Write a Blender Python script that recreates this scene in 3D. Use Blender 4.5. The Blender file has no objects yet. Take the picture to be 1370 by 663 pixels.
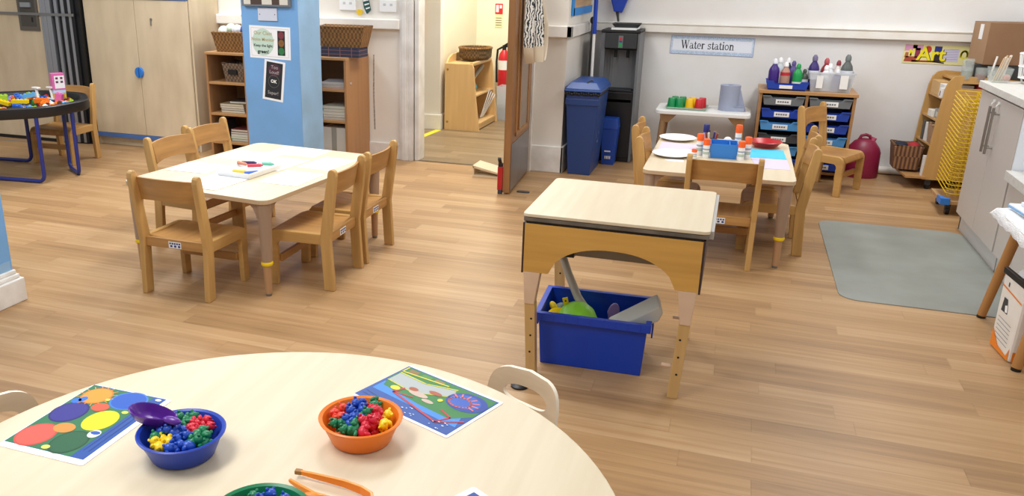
import bpy, bmesh, math, random
from mathutils import Vector, Matrix
C = bpy.context.scene.collection
PI = math.pi
random.seed(7)

# ------------------------------------------------------------------ materials
def lin(h):
    h = h.lstrip('#')
    o = []
    for i in (0, 2, 4):
        c = int(h[i:i+2], 16) / 255
        o.append(c/12.92 if c <= 0.04045 else ((c+0.055)/1.055)**2.4)
    return (*o, 1)
_M = {}
def mat(name, hx, rough=.5, metal=0, alpha=1, trans=0, spec=.5, bump=0, bscale=60, var=0, vscale=6, vs=(1, 1, 1), emit=0, coat=0):
    """procedural material: colour with optional noise variation and bump"""
    if name in _M: return _M[name]
    m = bpy.data.materials.new(name); m.use_nodes = True
    nt = m.node_tree; b = nt.nodes['Principled BSDF']
    col = lin(hx)
    b.inputs['Base Color'].default_value = col
    b.inputs['Roughness'].default_value = rough
    b.inputs['Metallic'].default_value = metal
    b.inputs['Specular IOR Level'].default_value = spec
    if trans: b.inputs['Transmission Weight'].default_value = trans
    if coat: b.inputs['Coat Weight'].default_value = coat
    if alpha < 1: b.inputs['Alpha'].default_value = alpha
    tc = nt.nodes.new('ShaderNodeTexCoord')
    if var:
        mp = nt.nodes.new('ShaderNodeMapping'); mp.inputs['Scale'].default_value = vs
        n = nt.nodes.new('ShaderNodeTexNoise'); n.inputs['Scale'].default_value = vscale; n.inputs['Detail'].default_value = 5
        r = nt.nodes.new('ShaderNodeValToRGB')
        k = 1 - var
        r.color_ramp.elements[0].position = .3; r.color_ramp.elements[1].position = .72
        r.color_ramp.elements[0].color = (col[0]*k, col[1]*k*.97, col[2]*k*.93, 1)
        r.color_ramp.elements[1].color = (min(1, col[0]*(1+var*.5)), min(1, col[1]*(1+var*.5)), min(1, col[2]*(1+var*.5)), 1)
        nt.links.new(tc.outputs['Object'], mp.inputs['Vector']); nt.links.new(mp.outputs['Vector'], n.inputs['Vector'])
        nt.links.new(n.outputs['Fac'], r.inputs['Fac']); nt.links.new(r.outputs['Color'], b.inputs['Base Color'])
    if bump:
        n2 = nt.nodes.new('ShaderNodeTexNoise'); n2.inputs['Scale'].default_value = bscale
        bp = nt.nodes.new('ShaderNodeBump'); bp.inputs['Strength'].default_value = bump; bp.inputs['Distance'].default_value = .01
        nt.links.new(tc.outputs['Object'], n2.inputs['Vector'])
        nt.links.new(n2.outputs['Fac'], bp.inputs['Height']); nt.links.new(bp.outputs['Normal'], b.inputs['Normal'])
    _M[name] = m
    return m
def wood(name, hx, axis='z', var=.16, rough=.42, scale=5, spec=.4):
    s = {'x': (.35, 5, 5), 'y': (5, .35, 5), 'z': (5, 5, .35)}[axis]
    return mat(name, hx, rough, var=var, vscale=scale, vs=s, spec=spec)

def floor_mat(name, light, mid, dark, grey=0):
    m = bpy.data.materials.new(name); m.use_nodes = True
    nt = m.node_tree; b = nt.nodes['Principled BSDF']; N = nt.nodes.new; L = nt.links.new
    tc = N('ShaderNodeTexCoord'); sp = N('ShaderNodeSeparateXYZ'); L(tc.outputs['Object'], sp.inputs[0])
    def math_(op, a, c=None):
        n = N('ShaderNodeMath'); n.operation = op
        for i, v in enumerate((a, c)):
            if v is None: continue
            if isinstance(v, (int, float)): n.inputs[i].default_value = v
            else: L(v, n.inputs[i])
        return n.outputs[0]
    PW, PL = .102, .92
    ry = math_('DIVIDE', sp.outputs['Y'], PW); row = math_('FLOOR', ry); fy = math_('FRACT', ry)
    wn = N('ShaderNodeTexWhiteNoise'); wn.noise_dimensions = '1D'; L(row, wn.inputs['W'])
    rx = math_('ADD', math_('DIVIDE', sp.outputs['X'], PL), math_('MULTIPLY', wn.outputs['Value'], 7.3))
    colm = math_('FLOOR', rx); fx = math_('FRACT', rx)
    cx = N('ShaderNodeCombineXYZ'); L(colm, cx.inputs[0]); L(row, cx.inputs[1])
    w2 = N('ShaderNodeTexWhiteNoise'); w2.noise_dimensions = '2D'; L(cx.outputs[0], w2.inputs['Vector'])
    # grain: stretched noise shifted per plank
    mp = N('ShaderNodeMapping'); mp.inputs['Scale'].default_value = (1.0, 24, 1); L(tc.outputs['Object'], mp.inputs['Vector'])
    ad = N('ShaderNodeVectorMath'); ad.operation = 'ADD'; L(mp.outputs[0], ad.inputs[0])
    sc = N('ShaderNodeVectorMath'); sc.operation = 'SCALE'; L(w2.outputs['Color'], sc.inputs[0]); sc.inputs['Scale'].default_value = 40; L(sc.outputs[0], ad.inputs[1])
    gn = N('ShaderNodeTexNoise'); gn.inputs['Scale'].default_value = 1.3; gn.inputs['Detail'].default_value = 7; gn.inputs['Roughness'].default_value = .62; gn.inputs['Distortion'].default_value = .6
    L(ad.outputs[0], gn.inputs['Vector'])
    f = math_('ADD', math_('MULTIPLY', w2.outputs['Value'], .40), math_('MULTIPLY', math_('SUBTRACT', gn.outputs['Fac'], .5), 1.15))
    f = math_('ADD', f, .31)
    r = N('ShaderNodeValToRGB'); e = r.color_ramp.elements
    e[0].position = .08; e[0].color = lin(dark); e[1].position = .92; e[1].color = lin(light)
    k = e.new(.5); k.color = lin(mid)
    L(f, r.inputs['Fac'])
    # seams
    sy = math_('LESS_THAN', fy, .025); sx = math_('LESS_THAN', fx, .004)
    seam = math_('MULTIPLY', math_('MAXIMUM', sy, sx), .16)
    mx = N('ShaderNodeMix'); mx.data_type = 'RGBA'; L(seam, mx.inputs['Factor']); L(r.outputs['Color'], mx.inputs['A']); mx.inputs['B'].default_value = lin('4a3826')
    L(mx.outputs['Result'], b.inputs['Base Color'])
    b.inputs['Roughness'].default_value = .42; b.inputs['Specular IOR Level'].default_value = .35
    bp = N('ShaderNodeBump'); bp.inputs['Strength'].default_value = .06; bp.inputs['Distance'].default_value = .004
    L(gn.outputs['Fac'], bp.inputs['Height']); L(bp.outputs['Normal'], b.inputs['Normal'])
    return m
def weave(name, c1, c2, sx=60, sz=45):
    m = bpy.data.materials.new(name); m.use_nodes = True
    nt = m.node_tree; b = nt.nodes['Principled BSDF']; N = nt.nodes.new; L = nt.links.new
    tc = N('ShaderNodeTexCoord'); mp = N('ShaderNodeMapping'); mp.inputs['Scale'].default_value = (sx, sx, sz); L(tc.outputs['Object'], mp.inputs[0])
    ck = N('ShaderNodeTexChecker'); ck.inputs['Scale'].default_value = 1.0; L(mp.outputs[0], ck.inputs['Vector'])
    ck.inputs['Color1'].default_value = lin(c1); ck.inputs['Color2'].default_value = lin(c2)
    n = N('ShaderNodeTexNoise'); n.inputs['Scale'].default_value = 25; L(tc.outputs['Object'], n.inputs['Vector'])
    mx = N('ShaderNodeMix'); mx.data_type = 'RGBA'; mx.blend_type = 'MULTIPLY'; mx.inputs['Factor'].default_value = .45
    L(ck.outputs['Color'], mx.inputs['A']); L(n.outputs['Fac'], mx.inputs['B']); L(mx.outputs['Result'], b.inputs['Base Color'])
    bp = N('ShaderNodeBump'); bp.inputs['Strength'].default_value = .7; bp.inputs['Distance'].default_value = .004
    L(ck.outputs['Fac'], bp.inputs['Height']); L(bp.outputs['Normal'], b.inputs['Normal'])
    b.inputs['Roughness'].default_value = .7
    return m

WALL = mat('white wall paint', 'e6e6e6', .75, var=.05, vscale=2.2)
WALLW = mat('warm white wall paint', 'e6e2da', .75, var=.05, vscale=2)
CREAM = mat('cream hall paint', 'efe9d0', .75, var=.02, vscale=2)
TRIMW = mat('white gloss paint', 'eeece6', .4, var=.05, vscale=9)
SCUFF = mat('scuffed white paint', 'e6e4e0', .5, var=.16, vscale=7)
BLUEP = mat('sky blue paint', '76abe2', .55, var=.07, vscale=3.5)
BLUEP2 = mat('paler mottled blue paint', '8db4d8', .5, var=.12, vscale=5)
FLOOR = floor_mat('oak vinyl planks', 'bf9d75', 'ab865c', '8c6b49')
FLOORH = floor_mat('hall oak vinyl planks', 'a28b6c', '8c7659', '726047')
GREYV = mat('grey vinyl mat', '8c908a', .55, var=.14, vscale=3.5)
CHAIRZ = wood('golden beech upright', 'c89e60', 'z', .2)
CHAIRX = wood('golden beech across', 'b98a50', 'x', .24)
CHAIRY = wood('golden beech along', 'c49a5c', 'y', .14)
SEATM = wood('seat plywood', 'b6874e', 'y', .26)
TOPM = wood('pale maple top', 'dbcdb2', 'y', .06)
EDGEM = mat('maple edging', 'c6ab88', .5)
LEGM = wood('taupe turned leg', 'a58b76', 'z', .10)
LEGW = wood('pinkish peg wood', 'b8906a', 'z', .14)
MAPLEZ = mat('pale maple board', 'd9c7a8', .42, var=.13, vscale=3.2, vs=(2.2, 2.2, .7), spec=.4)
MAPLEX = wood('pale maple rail', 'dfcfb4', 'x', .10)
BEECHZ = wood('orange beech board', 'ad8054', 'z', .10)
BEECHX = wood('orange beech shelf', 'b88c5c', 'x', .10)
BEECHIN = wood('beech inside', '8f683f', 'z', .12)
SANDY = wood('varnished birch panel', 'cf9f52', 'x', .14, .35)
SANDL = wood('varnished pine leg', 'cba66e', 'z', .14, .35)
PINKW = mat('bare pink beech', 'd6b79b', .55, var=.08, vscale=8)
PLUM = mat('dark plum edge', '3a2523', .5)
TROLL = wood('birch trolley panel', 'c69c5e', 'z', .10)
HALLW = wood('hall birch board', 'dcb67e', 'z', .08)
DOORW = wood('door oak', '95693f', 'z', .22, .4)
BLACK = mat('black plastic', '0d0e11', .42)
BLACKT = mat('matt black board', '20242a', .6)
DARK = mat('dark interior', '191512', .8)
GREY = mat('mid grey plastic', '6f7276', .45)
SILVER = mat('brushed aluminium', 'a9abb0', .35, metal=.75)
STEEL = mat('brushed steel', 'a6a29b', .3, metal=.9)
GREYD = mat('dark grey rubber', '3b3d40', .6)
WHITE = mat('white paper', 'f4f5f7', .7)
WHITEP = mat('white plastic', 'eeeeec', .35)
BLUEK = mat('cobalt plastic', '0a3cb0', .35)
BLUEB = mat('royal blue plastic', '1c3fae', .35)
BINB = mat('bin navy blue plastic', '22407c', .42)
BINB2 = mat('bin bright blue plastic', '1d48a4', .4)
NAVYM = mat('navy metal tube', '232f7d', .35)
STRIPB = mat('blue edge strip', '4d74b4', .45)
KNOBB = mat('blue knob', '2f7ad0', .4)
RED = mat('red plastic', 'c8202a', .35)
REDD = mat('deep red plastic', 'b01820', .35)
YEL = mat('yellow plastic', 'f2cf14', .35)
GRN = mat('green plastic', '0f7a3e', .35)
GRNB = mat('bright green plastic', '159a4a', .35)
ORG = mat('orange plastic', 'ee8418', .35)
PUR = mat('purple plastic', '5a2390', .3)
LIME = mat('lime plastic', '8fd63a', .4)
PINK = mat('pink plastic', 'd25fae', .4)
CYAN = mat('light blue plastic', '49a8dc', .4)
MAG = mat('raspberry plastic', '8e1f45', .4, var=.1)
GREYTRAY = mat('translucent grey tray', '6c7174', .35)
LBLUET = mat('light blue tray', '4b8fca', .4)
BLUET = mat('blue tray', '1b3fa4', .4)
CLEAR = mat('frosted clear plastic', 'dfe4ea', .25, alpha=.42)
CLEARG = mat('clear glass jar', 'cfd8d4', .1, alpha=.2)
CABG = mat('greige cabinet laminate', 'c5bdb6', .38, spec=.4)
CABK = mat('grey kickboard', 'c2c0bd', .5)
WTOP = mat('pale speckled worktop', 'd4d4d0', .35, var=.10, vscale=40)
CARD = mat('brown cardboard', '8f6d50', .75, var=.07, vscale=5)
CARDL = mat('lighter cardboard', 'ab8a6b', .75, var=.07, vscale=5)
WICK = weave('wicker brown', 'a87a42', '7a5226')
WICKD = weave('wicker dark', '7f623c', '54401f')
WICKG = weave('wicker grey brown', '9a8168', '6d5846')
LILAC = mat('lilac paper', 'd5cbe6', .7)
TURQ = mat('turquoise paper', '4cc3ea', .7)

# ------------------------------------------------------------------ mesh builder
class B:
    def __init__(s, m=None):
        s.bm = bmesh.new(); s.mats = []; s.i = 0
        if m: s.m(m)
    def m(s, m):
        if m not in s.mats: s.mats.append(m)
        s.i = s.mats.index(m); return s
    def add(s, vs, fs, M=None):
        v = [s.bm.verts.new(M @ Vector(p) if M else p) for p in vs]
        for f in fs:
            try:
                q = s.bm.faces.new([v[k] for k in f]); q.material_index = s.i
            except ValueError: pass
        return s
    def box(s, x0, y0, z0, x1, y1, z1, M=None):
        vs = [(x, y, z) for z in (z0, z1) for y in (y0, y1) for x in (x0, x1)]
        return s.add(vs, [(0, 2, 3, 1), (4, 5, 7, 6), (0, 1, 5, 4), (2, 6, 7, 3), (0, 4, 6, 2), (1, 3, 7, 5)], M)
    def frus(s, b, t, z0, z1, M=None):
        """box tapering from rectangle b (x0,y0,x1,y1) at z0 to t at z1"""
        vs = [(b[0], b[1], z0), (b[2], b[1], z0), (b[2], b[3], z0), (b[0], b[3], z0), (t[0], t[1], z1), (t[2], t[1], z1), (t[2], t[3], z1), (t[0], t[3], z1)]
        return s.add(vs, [(3, 2, 1, 0), (4, 5, 6, 7), (0, 1, 5, 4), (1, 2, 6, 5), (2, 3, 7, 6), (3, 0, 4, 7)], M)
    def tub(s, b, t, z0, z1, w=.006, M=None):
        """open-topped tapered container with wall thickness"""
        bi = (b[0]+w, b[1]+w, b[2]-w, b[3]-w); ti = (t[0]+w, t[1]+w, t[2]-w, t[3]-w)
        q = lambda r, z: [(r[0], r[1], z), (r[2], r[1], z), (r[2], r[3], z), (r[0], r[3], z)]
        vs = q(b, z0) + q(t, z1) + q(ti, z1) + q(bi, z0+w)
        fs = [(3, 2, 1, 0), (12, 13, 14, 15)]
        for a in (0, 4, 8):
            for k in range(4): fs.append((a+k, a+(k+1) % 4, a+4+(k+1) % 4, a+4+k))
        return s.add(vs, fs, M)
    def prism(s, poly, axis, a, b, M=None):
        """extrude a 2D polygon along an axis between a and b (x: (y,z), y: (x,z), z: (x,y))"""
        f = {'x': lambda p, t: (t, p[0], p[1]), 'y': lambda p, t: (p[0], t, p[1]), 'z': lambda p, t: (p[0], p[1], t)}[axis]
        n = len(poly)
        vs = [f(p, a) for p in poly] + [f(p, b) for p in poly]
        fs = [tuple(range(n))[::-1], tuple(range(n, 2*n))] + [(k, (k+1) % n, n+(k+1) % n, n+k) for k in range(n)]
        return s.add(vs, fs, M)
    def strip(s, A, Bp, axis, a, b, M=None):
        """solid between two matching polylines (used for arches and slots)"""
        for k in range(len(A)-1): s.prism([A[k], A[k+1], Bp[k+1], Bp[k]], axis, a, b, M)
        return s
    def cyl(s, p0, p1, r0, r1=None, n=16, cap=True):
        r1 = r0 if r1 is None else r1
        p0, p1 = Vector(p0), Vector(p1); d = (p1-p0).normalized()
        u = d.cross(Vector((0, 0, 1)) if abs(d.z) < .9 else Vector((1, 0, 0))).normalized(); w = d.cross(u)
        vs = [p + (u*math.cos(2*PI*k/n) + w*math.sin(2*PI*k/n))*r for p, r in ((p0, r0), (p1, r1)) for k in range(n)]
        fs = [(k, (k+1) % n, n+(k+1) % n, n+k) for k in range(n)]
        if cap: fs += [tuple(range(n))[::-1], tuple(range(n, 2*n))]
        return s.add(vs, fs)
    def lathe(s, prof, c=(0, 0, 0), n=24, sx=1, sy=1, M=None):
        vs = []; fs = []
        for r, z in prof:
            for k in range(n): vs.append((c[0]+r*sx*math.cos(2*PI*k/n), c[1]+r*sy*math.sin(2*PI*k/n), c[2]+z))
        for j in range(len(prof)-1):
            for k in range(n): fs.append((j*n+k, j*n+(k+1) % n, (j+1)*n+(k+1) % n, (j+1)*n+k))
        fs.append(tuple(range(n))[::-1]); fs.append(tuple(range((len(prof)-1)*n, len(prof)*n)))
        return s.add(vs, fs, M)
    def ball(s, c, r, n=10, M=None):
        rx, ry, rz = (r, r, r) if isinstance(r, (int, float)) else r
        h = n//2+1
        vs = [(c[0], c[1], c[2]-rz)]
        for j in range(1, h):
            a = -PI/2 + PI*j/h
            for k in range(n): vs.append((c[0]+rx*math.cos(a)*math.cos(2*PI*k/n), c[1]+ry*math.cos(a)*math.sin(2*PI*k/n), c[2]+rz*math.sin(a)))
        vs.append((c[0], c[1], c[2]+rz)); L = len(vs)-1
        fs = [(0, 1+(k+1) % n, 1+k) for k in range(n)]
        for j in range(h-2):
            for k in range(n): fs.append((1+j*n+k, 1+j*n+(k+1) % n, 1+(j+1)*n+(k+1) % n, 1+(j+1)*n+k))
        fs += [(1+(h-2)*n+k, 1+(h-2)*n+(k+1) % n, L) for k in range(n)]
        return s.add(vs, fs, M)
    def tube(s, pts, r, n=8, closed=False):
        pts = [Vector(p) for p in pts]; N = len(pts); rs = r if isinstance(r, (list, tuple)) else [r]*N
        vs = []; pu = None
        for i, p in enumerate(pts):
            a = pts[(i-1) % N] if (closed or i > 0) else p
            c = pts[(i+1) % N] if (closed or i < N-1) else p
            d = (c-a).normalized()
            if pu is None: pu = d.cross(Vector((0, 0, 1)) if abs(d.z) < .9 else Vector((1, 0, 0)))
            u = (pu - d*pu.dot(d)).normalized(); pu = u; w = d.cross(u)
            for k in range(n): vs.append(p + (u*math.cos(2*PI*k/n)+w*math.sin(2*PI*k/n))*rs[i])
        fs = []
        for i in range(N if closed else N-1):
            j = (i+1) % N
            for k in range(n): fs.append((i*n+k, i*n+(k+1) % n, j*n+(k+1) % n, j*n+k))
        if not closed: fs += [tuple(range(n))[::-1], tuple(range((N-1)*n, N*n))]
        return s.add(vs, fs)
    def flat(s, poly, z=0, M=None):
        return s.add([(p[0], p[1], z) for p in poly], [tuple(range(len(poly)))], M)
    def ell(s, cx, cy, rx, ry, z, M=None, n=24, a0=0):
        ca, sa = math.cos(a0), math.sin(a0)
        return s.flat([(cx+rx*math.cos(2*PI*k/n)*ca-ry*math.sin(2*PI*k/n)*sa, cy+rx*math.cos(2*PI*k/n)*sa+ry*math.sin(2*PI*k/n)*ca) for k in range(n)], z, M)
    def line(s, pts, w, z=0, M=None):
        for a, b in zip(pts[:-1], pts[1:]):
            d = Vector((b[0]-a[0], b[1]-a[1])); 
            if d.length == 0: continue
            d.normalize(); n = Vector((-d.y, d.x))*w/2; e = d*w*.3
            s.flat([(a[0]-e.x+n.x, a[1]-e.y+n.y), (a[0]-e.x-n.x, a[1]-e.y-n.y), (b[0]+e.x-n.x, b[1]+e.y-n.y), (b[0]+e.x+n.x, b[1]+e.y+n.y)], z, M)
        return s
    def text(s, txt, size, M, bold=0):
        cu = bpy.data.curves.new('lettering', 'FONT'); cu.body = txt; cu.size = size; cu.align_x = 'CENTER'; cu.align_y = 'CENTER'
        cu.offset = bold; cu.resolution_u = 3
        o = bpy.data.objects.new('lettering', cu)
        me = bpy.data.meshes.new_from_object(o)
        vs = [tuple(v.co) for v in me.vertices]; fs = [tuple(p.vertices) for p in me.polygons]
        s.add(vs, fs, M)
        bpy.data.objects.remove(o); bpy.data.curves.remove(cu); bpy.data.meshes.remove(me)
        return s
    def build(s, name, parent=None, bevel=0, smooth=True, seg=2, loc=None, rot=None, subd=0):
        bm = s.bm
        bmesh.ops.recalc_face_normals(bm, faces=bm.faces)
        if smooth and not bevel:
            for f in bm.faces: f.smooth = True
            for e in bm.edges:
                if len(e.link_faces) == 2:
                    e.smooth = e.calc_face_angle(0) < math.radians(38)
        me = bpy.data.meshes.new(name); bm.to_mesh(me); bm.free()
        for m in s.mats: me.materials.append(m)
        o = bpy.data.objects.new(name, me); C.objects.link(o)
        if parent: o.parent = parent
        if loc is not None: o.location = loc
        if rot is not None: o.rotation_euler = rot if isinstance(rot, (tuple, list)) else (0, 0, rot)
        if bevel:
            k = o.modifiers.new('rounded edges', 'BEVEL'); k.width = bevel; k.segments = seg; k.limit_method = 'ANGLE'; k.angle_limit = math.radians(40)
        if subd:
            k = o.modifiers.new('smooth', 'SUBSURF'); k.levels = k.render_levels = subd
        return o
def tag(o, label, cat, group=None, kind=None):
    o['label'] = label; o['category'] = cat
    if group: o['group'] = group
    if kind: o['kind'] = kind
    return o
def plabel(o, label): o['label'] = label; return o
def thing(name, label, cat, loc=(0, 0, 0), rz=0, group=None):
    o = bpy.data.objects.new(name, None); C.objects.link(o)
    o.location = loc; o.rotation_euler = rz if isinstance(rz, (tuple, list)) else (0, 0, rz); o.empty_display_size = .1
    return tag(o, label, cat, group)
def struct(o, label=None, cat='room'):
    o['kind'] = 'structure'
    o['category'] = cat
    if label: o['label'] = label
    return o
def kids(o): return [c for c in bpy.data.objects if c.parent == o]
def dup(root, loc, rz=None, label=None, group=None):
    def cp(o, par):
        c = o.copy(); C.objects.link(c); c.parent = par
        for k in kids(o): cp(k, c)
        return c
    src = kids(root)
    r = root.copy(); C.objects.link(r); r.location = loc
    if rz is not None: r.rotation_euler = rz if isinstance(rz, (tuple, list)) else (0, 0, rz)
    for k in src: cp(k, r)
    if label: r['label'] = label
    if group: r['group'] = group
    return r
def rrect(x0, y0, x1, y1, r, n=5):
    o = []
    for cx, cy, a in ((x1-r, y1-r, 0), (x0+r, y1-r, PI/2), (x0+r, y0+r, PI), (x1-r, y0+r, 1.5*PI)):
        for k in range(n+1): o.append((cx+r*math.cos(a+PI/2*k/n), cy+r*math.sin(a+PI/2*k/n)))
    return o
def wallM(x, y, z, roll=0):       # flat artwork on a wall facing -y: local (u,v,out)
    return Matrix.Translation((x, y, z)) @ Matrix.Rotation(PI/2, 4, 'X') @ Matrix.Rotation(roll, 4, 'Z')
def flatM(x, y, z, rz=0):
    return Matrix.Translation((x, y, z)) @ Matrix.Rotation(rz, 4, 'Z')

# ------------------------------------------------------------------ the room
o = B(FLOOR).box(-9, -2.5, -.06, 3.2, 6.44, 0).box(-1.55, 6.44, -.06, 3.2, 7.6, 0).build('floor', smooth=False); struct(o, 'light oak plank vinyl floor of the classroom', 'floor')
o = B(FLOORH).box(-4.2, 6.44, -.06, -1.55, 10, 0).build('floor', smooth=False); struct(o, 'greyer plank floor of the hallway beyond the door', 'floor')
H = 2.6
o = B(WALL).box(-1.5, 7.42, 0, 2.1, 7.56, H).build('wall_back', smooth=False); struct(o, 'white back wall behind the water station', 'wall')
o = B(WALLW).box(-1.50, 6.45, 0, -1.26, 7.42, H).build('wall_pier', smooth=False); struct(o, 'off white wall pier beside the open door', 'wall')
o = B(WALL).box(2.0, -1, 0, 2.1, 7.42, H).build('wall_right', smooth=False); struct(o, 'white wall behind the kitchen units', 'wall')
o = B(WALLW).box(-8.5, 6.43, 0, -2.52, 6.58, H).build('wall_left', smooth=False); struct(o, 'white wall behind the bookcases', 'wall')
o = B(WALLW).box(-2.52, 6.43, 2.02, -1.50, 6.58, H).build('wall_lintel', smooth=False); struct(o, 'wall above the doorway', 'wall')
o = B(WALLW).box(-3.6, 7.9, 0, -2.80, 8.0, H).build('wall_hall_left', smooth=False); struct(o, 'short off white hallway wall with red board', 'wall')
o = B(CREAM).box(-2.9, 8.0, 0, -2.80, 9.1, H).build('wall_hall_side', smooth=False); struct(o, 'cream hallway wall behind the shelf unit', 'wall')
o = B(CREAM).box(-2.9, 9.1, 0, -.9, 9.2, H).build('wall_hall_back', smooth=False); struct(o, 'cream wall at the end of the hallway', 'wall')
# dado trunking
o = B(TRIMW).box(-1.26, 7.37, 1.056, 2.0, 7.42, 1.126).box(-1.26, 7.362, 1.119, 2.0, 7.42, 1.132).build('trim_1', smooth=False, bevel=.004); struct(o, 'white dado trunking along the back wall', 'trim')
o = B(TRIMW).box(-1.50, 6.41, 1.052, -1.22, 6.45, 1.135).box(-1.26, 6.41, 1.052, -1.22, 7.37, 1.135).build('trim_2', bevel=.004); struct(o, 'white dado rail round the wall pier', 'trim')
o = B(TRIMW).box(-8, 6.385, 1.07, -2.62, 6.43, 1.148).build('trim_3', bevel=.006); struct(o, 'white dado rail above the bookcases', 'trim')
o = B(SCUFF).box(-1.50, 6.43, 0, -1.24, 6.45, .21).box(-1.26, 6.43, 0, -1.24, 7.42, .21).build('baseboard_pier', bevel=.004); struct(o, 'white baseboard round the wall pier', 'baseboard')
o = B(SCUFF).box(-4.0, 6.41, 0, -2.62, 6.43, .135).build('baseboard_left', bevel=.004); struct(o, 'white baseboard left of the doorway', 'baseboard')
o = B(TRIMW).cyl((-1.0, 7.39, .035), (1.95, 7.39, .035), .03).build('baseboard_back'); struct(o, 'white rounded pipe boxing along the back wall', 'baseboard')
o = B(TRIMW).box(-3.6, 7.88, 0, -2.80, 7.9, .15).box(-2.8, 7.88, 0, -2.785, 9.1, .15).build('baseboard_hall', bevel=.003); struct(o, 'white baseboard in the hallway', 'baseboard')
# door frame
b = B(SCUFF)
b.box(-2.62, 6.40, 0, -2.545, 6.43, 2.05).box(-2.60, 6.39, 0, -2.565, 6.40, 2.05).box(-2.545, 6.405, 0, -2.51, 6.59, 2.05)
b.box(-2.50, 6.43, 0, -2.465, 6.57, 2.03)
o = b.build('trim_4', bevel=.003); struct(o, 'white left door frame post', 'door frame')
b = B(SCUFF).box(-1.60, 6.40, 0, -1.495, 6.43, 2.05).box(-1.585, 6.39, 0, -1.52, 6.40, 2.05).box(-1.60, 6.43, 0, -1.5, 6.57, 2.03).box(-2.62, 6.40, 1.98, -1.5, 6.58, 2.06)
o = b.build('trim_5', bevel=.003); struct(o, 'white right door frame post and head', 'door frame')
o = B(mat('dark threshold', '5f5140', .5)).box(-2.47, 6.43, 0, -1.6, 6.46, .004).build('trim_6', smooth=False); struct(o, 'thin threshold strip in the doorway', 'threshold')
# door leaf, swung open into the room
D = thing('door_1', 'open brown wooden door swung back towards the wall pier', 'door', (-1.53, 6.37, 0), math.radians(3.8)); D['kind'] = 'structure'
o = B(DOORW).box(-.024, -.76, .012, .024, 0, 1.99).build('door_leaf', D, bevel=.002)
o = B(mat('scuffed steel kick plate', '8a8688', .35, metal=.6, var=.12)).box(.0245, -.735, .02, .027, -.03, .36).build('kick_plate', D)
b = B(wood('door bead', 'b07f4c', 'z', .2))
for y0 in (-.62, -.50, -.16): b.box(.0242, y0, .40, .034, y0+.025, 1.9)
b.box(.0242, -.62, .40, .034, -.135, .425)
b.build('glazing_bead', D)
o = B(mat('reeded brown glass', '8b7766', .25)).box(.0242, -.475, .425, .028, -.16, 1.9).build('door_panel', D)
b = B(REDD).box(-.064, -.762, .03, -.026, -.722, .20).m(BLACK).box(-.06, -.765, .20, -.03, -.73, .225).prism([(-.76, .22), (-.735, .22), (-.79, .275), (-.80, .262)], 'x', -.058, -.035).m(GREYD).box(-.06, -.76, .0, -.03, -.725, .03)
plabel(b.build('door_holder', D, bevel=.003), 'red and black door holder on the leading edge')
b = B(STEEL).cyl((.0, 0.012, .12), (.0, .012, .22), .01).cyl((0, .012, 1.6), (0, .012, 1.7), .01).build('hinge', D)
# hanging printed apron on the door
b = B(mat('cream apron lining', 'd9cbb4', .85, var=.08))
rows = 26; cols = 14; vs = []; fs = []
for side in (0, 1):
    for j in range(rows+1):
        t = j/rows; z = 1.62 - .70*t
        w = .055+.075*min(1, t*1.5); w *= (1 if t < .78 else 1-((t-.78)/.22)**2*.75)
        for i in range(cols+1):
            u = i/cols*2-1
            d = .022*math.sin(u*7+.8)*(.4+t) + .03*(1-u*u) + (u+1)*.045*min(1, t*1.6)
            vs.append((-1.425 + d + side*.012, 5.84 + u*w*.8, z + .03*u*(t > .6)*(t-.6)))
n = (rows+1)*(cols+1)
for j in range(rows):
    for i in range(cols):
        a = j*(cols+1)+i
        fs.append((a, a+1, a+cols+2, a+cols+1)); fs.append((n+a, n+a+cols+1, n+a+cols+2, n+a+1))
for j in range(rows):
    for a in (j*(cols+1), j*(cols+1)+cols): fs.append((a, a+cols+1, n+a+cols+1, n+a))
for i in range(cols):
    for a in (i, rows*(cols+1)+i): fs.append((a, a+1, n+a+1, n+a))
def zebra():
    m = bpy.data.materials.new('black and white swirl cloth'); m.use_nodes = True
    nt = m.node_tree; bs = nt.nodes['Principled BSDF']; tc = nt.nodes.new('ShaderNodeTexCoord')
    w = nt.nodes.new('ShaderNodeTexWave'); w.inputs['Scale'].default_value = 18; w.inputs['Distortion'].default_value = 9; w.inputs['Detail'].default_value = 2; w.inputs['Detail Scale'].default_value = 1.2
    r = nt.nodes.new('ShaderNodeValToRGB'); r.color_ramp.interpolation = 'EASE'; r.color_ramp.elements[0].position = .28; r.color_ramp.elements[1].position = .45
    r.color_ramp.elements[0].color = lin('2a2f33'); r.color_ramp.elements[1].color = lin('e0ddd6')
    nt.links.new(tc.outputs['Object'], w.inputs['Vector']); nt.links.new(w.outputs['Fac'], r.inputs['Fac']); nt.links.new(r.outputs['Color'], bs.inputs['Base Color']); bs.inputs['Roughness'].default_value = .85
    return m
b.mats.insert(1, zebra()); b.add(vs, fs)
b.bm.faces.ensure_lookup_table()
for f in b.bm.faces:
    c = f.calc_center_median()
    if c.z > 1.03 and c.y < 5.885: f.material_index = 1
tag(b.build('hanging_apron'), 'cream apron with black and white swirl print hanging on the open door', 'apron')
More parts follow.
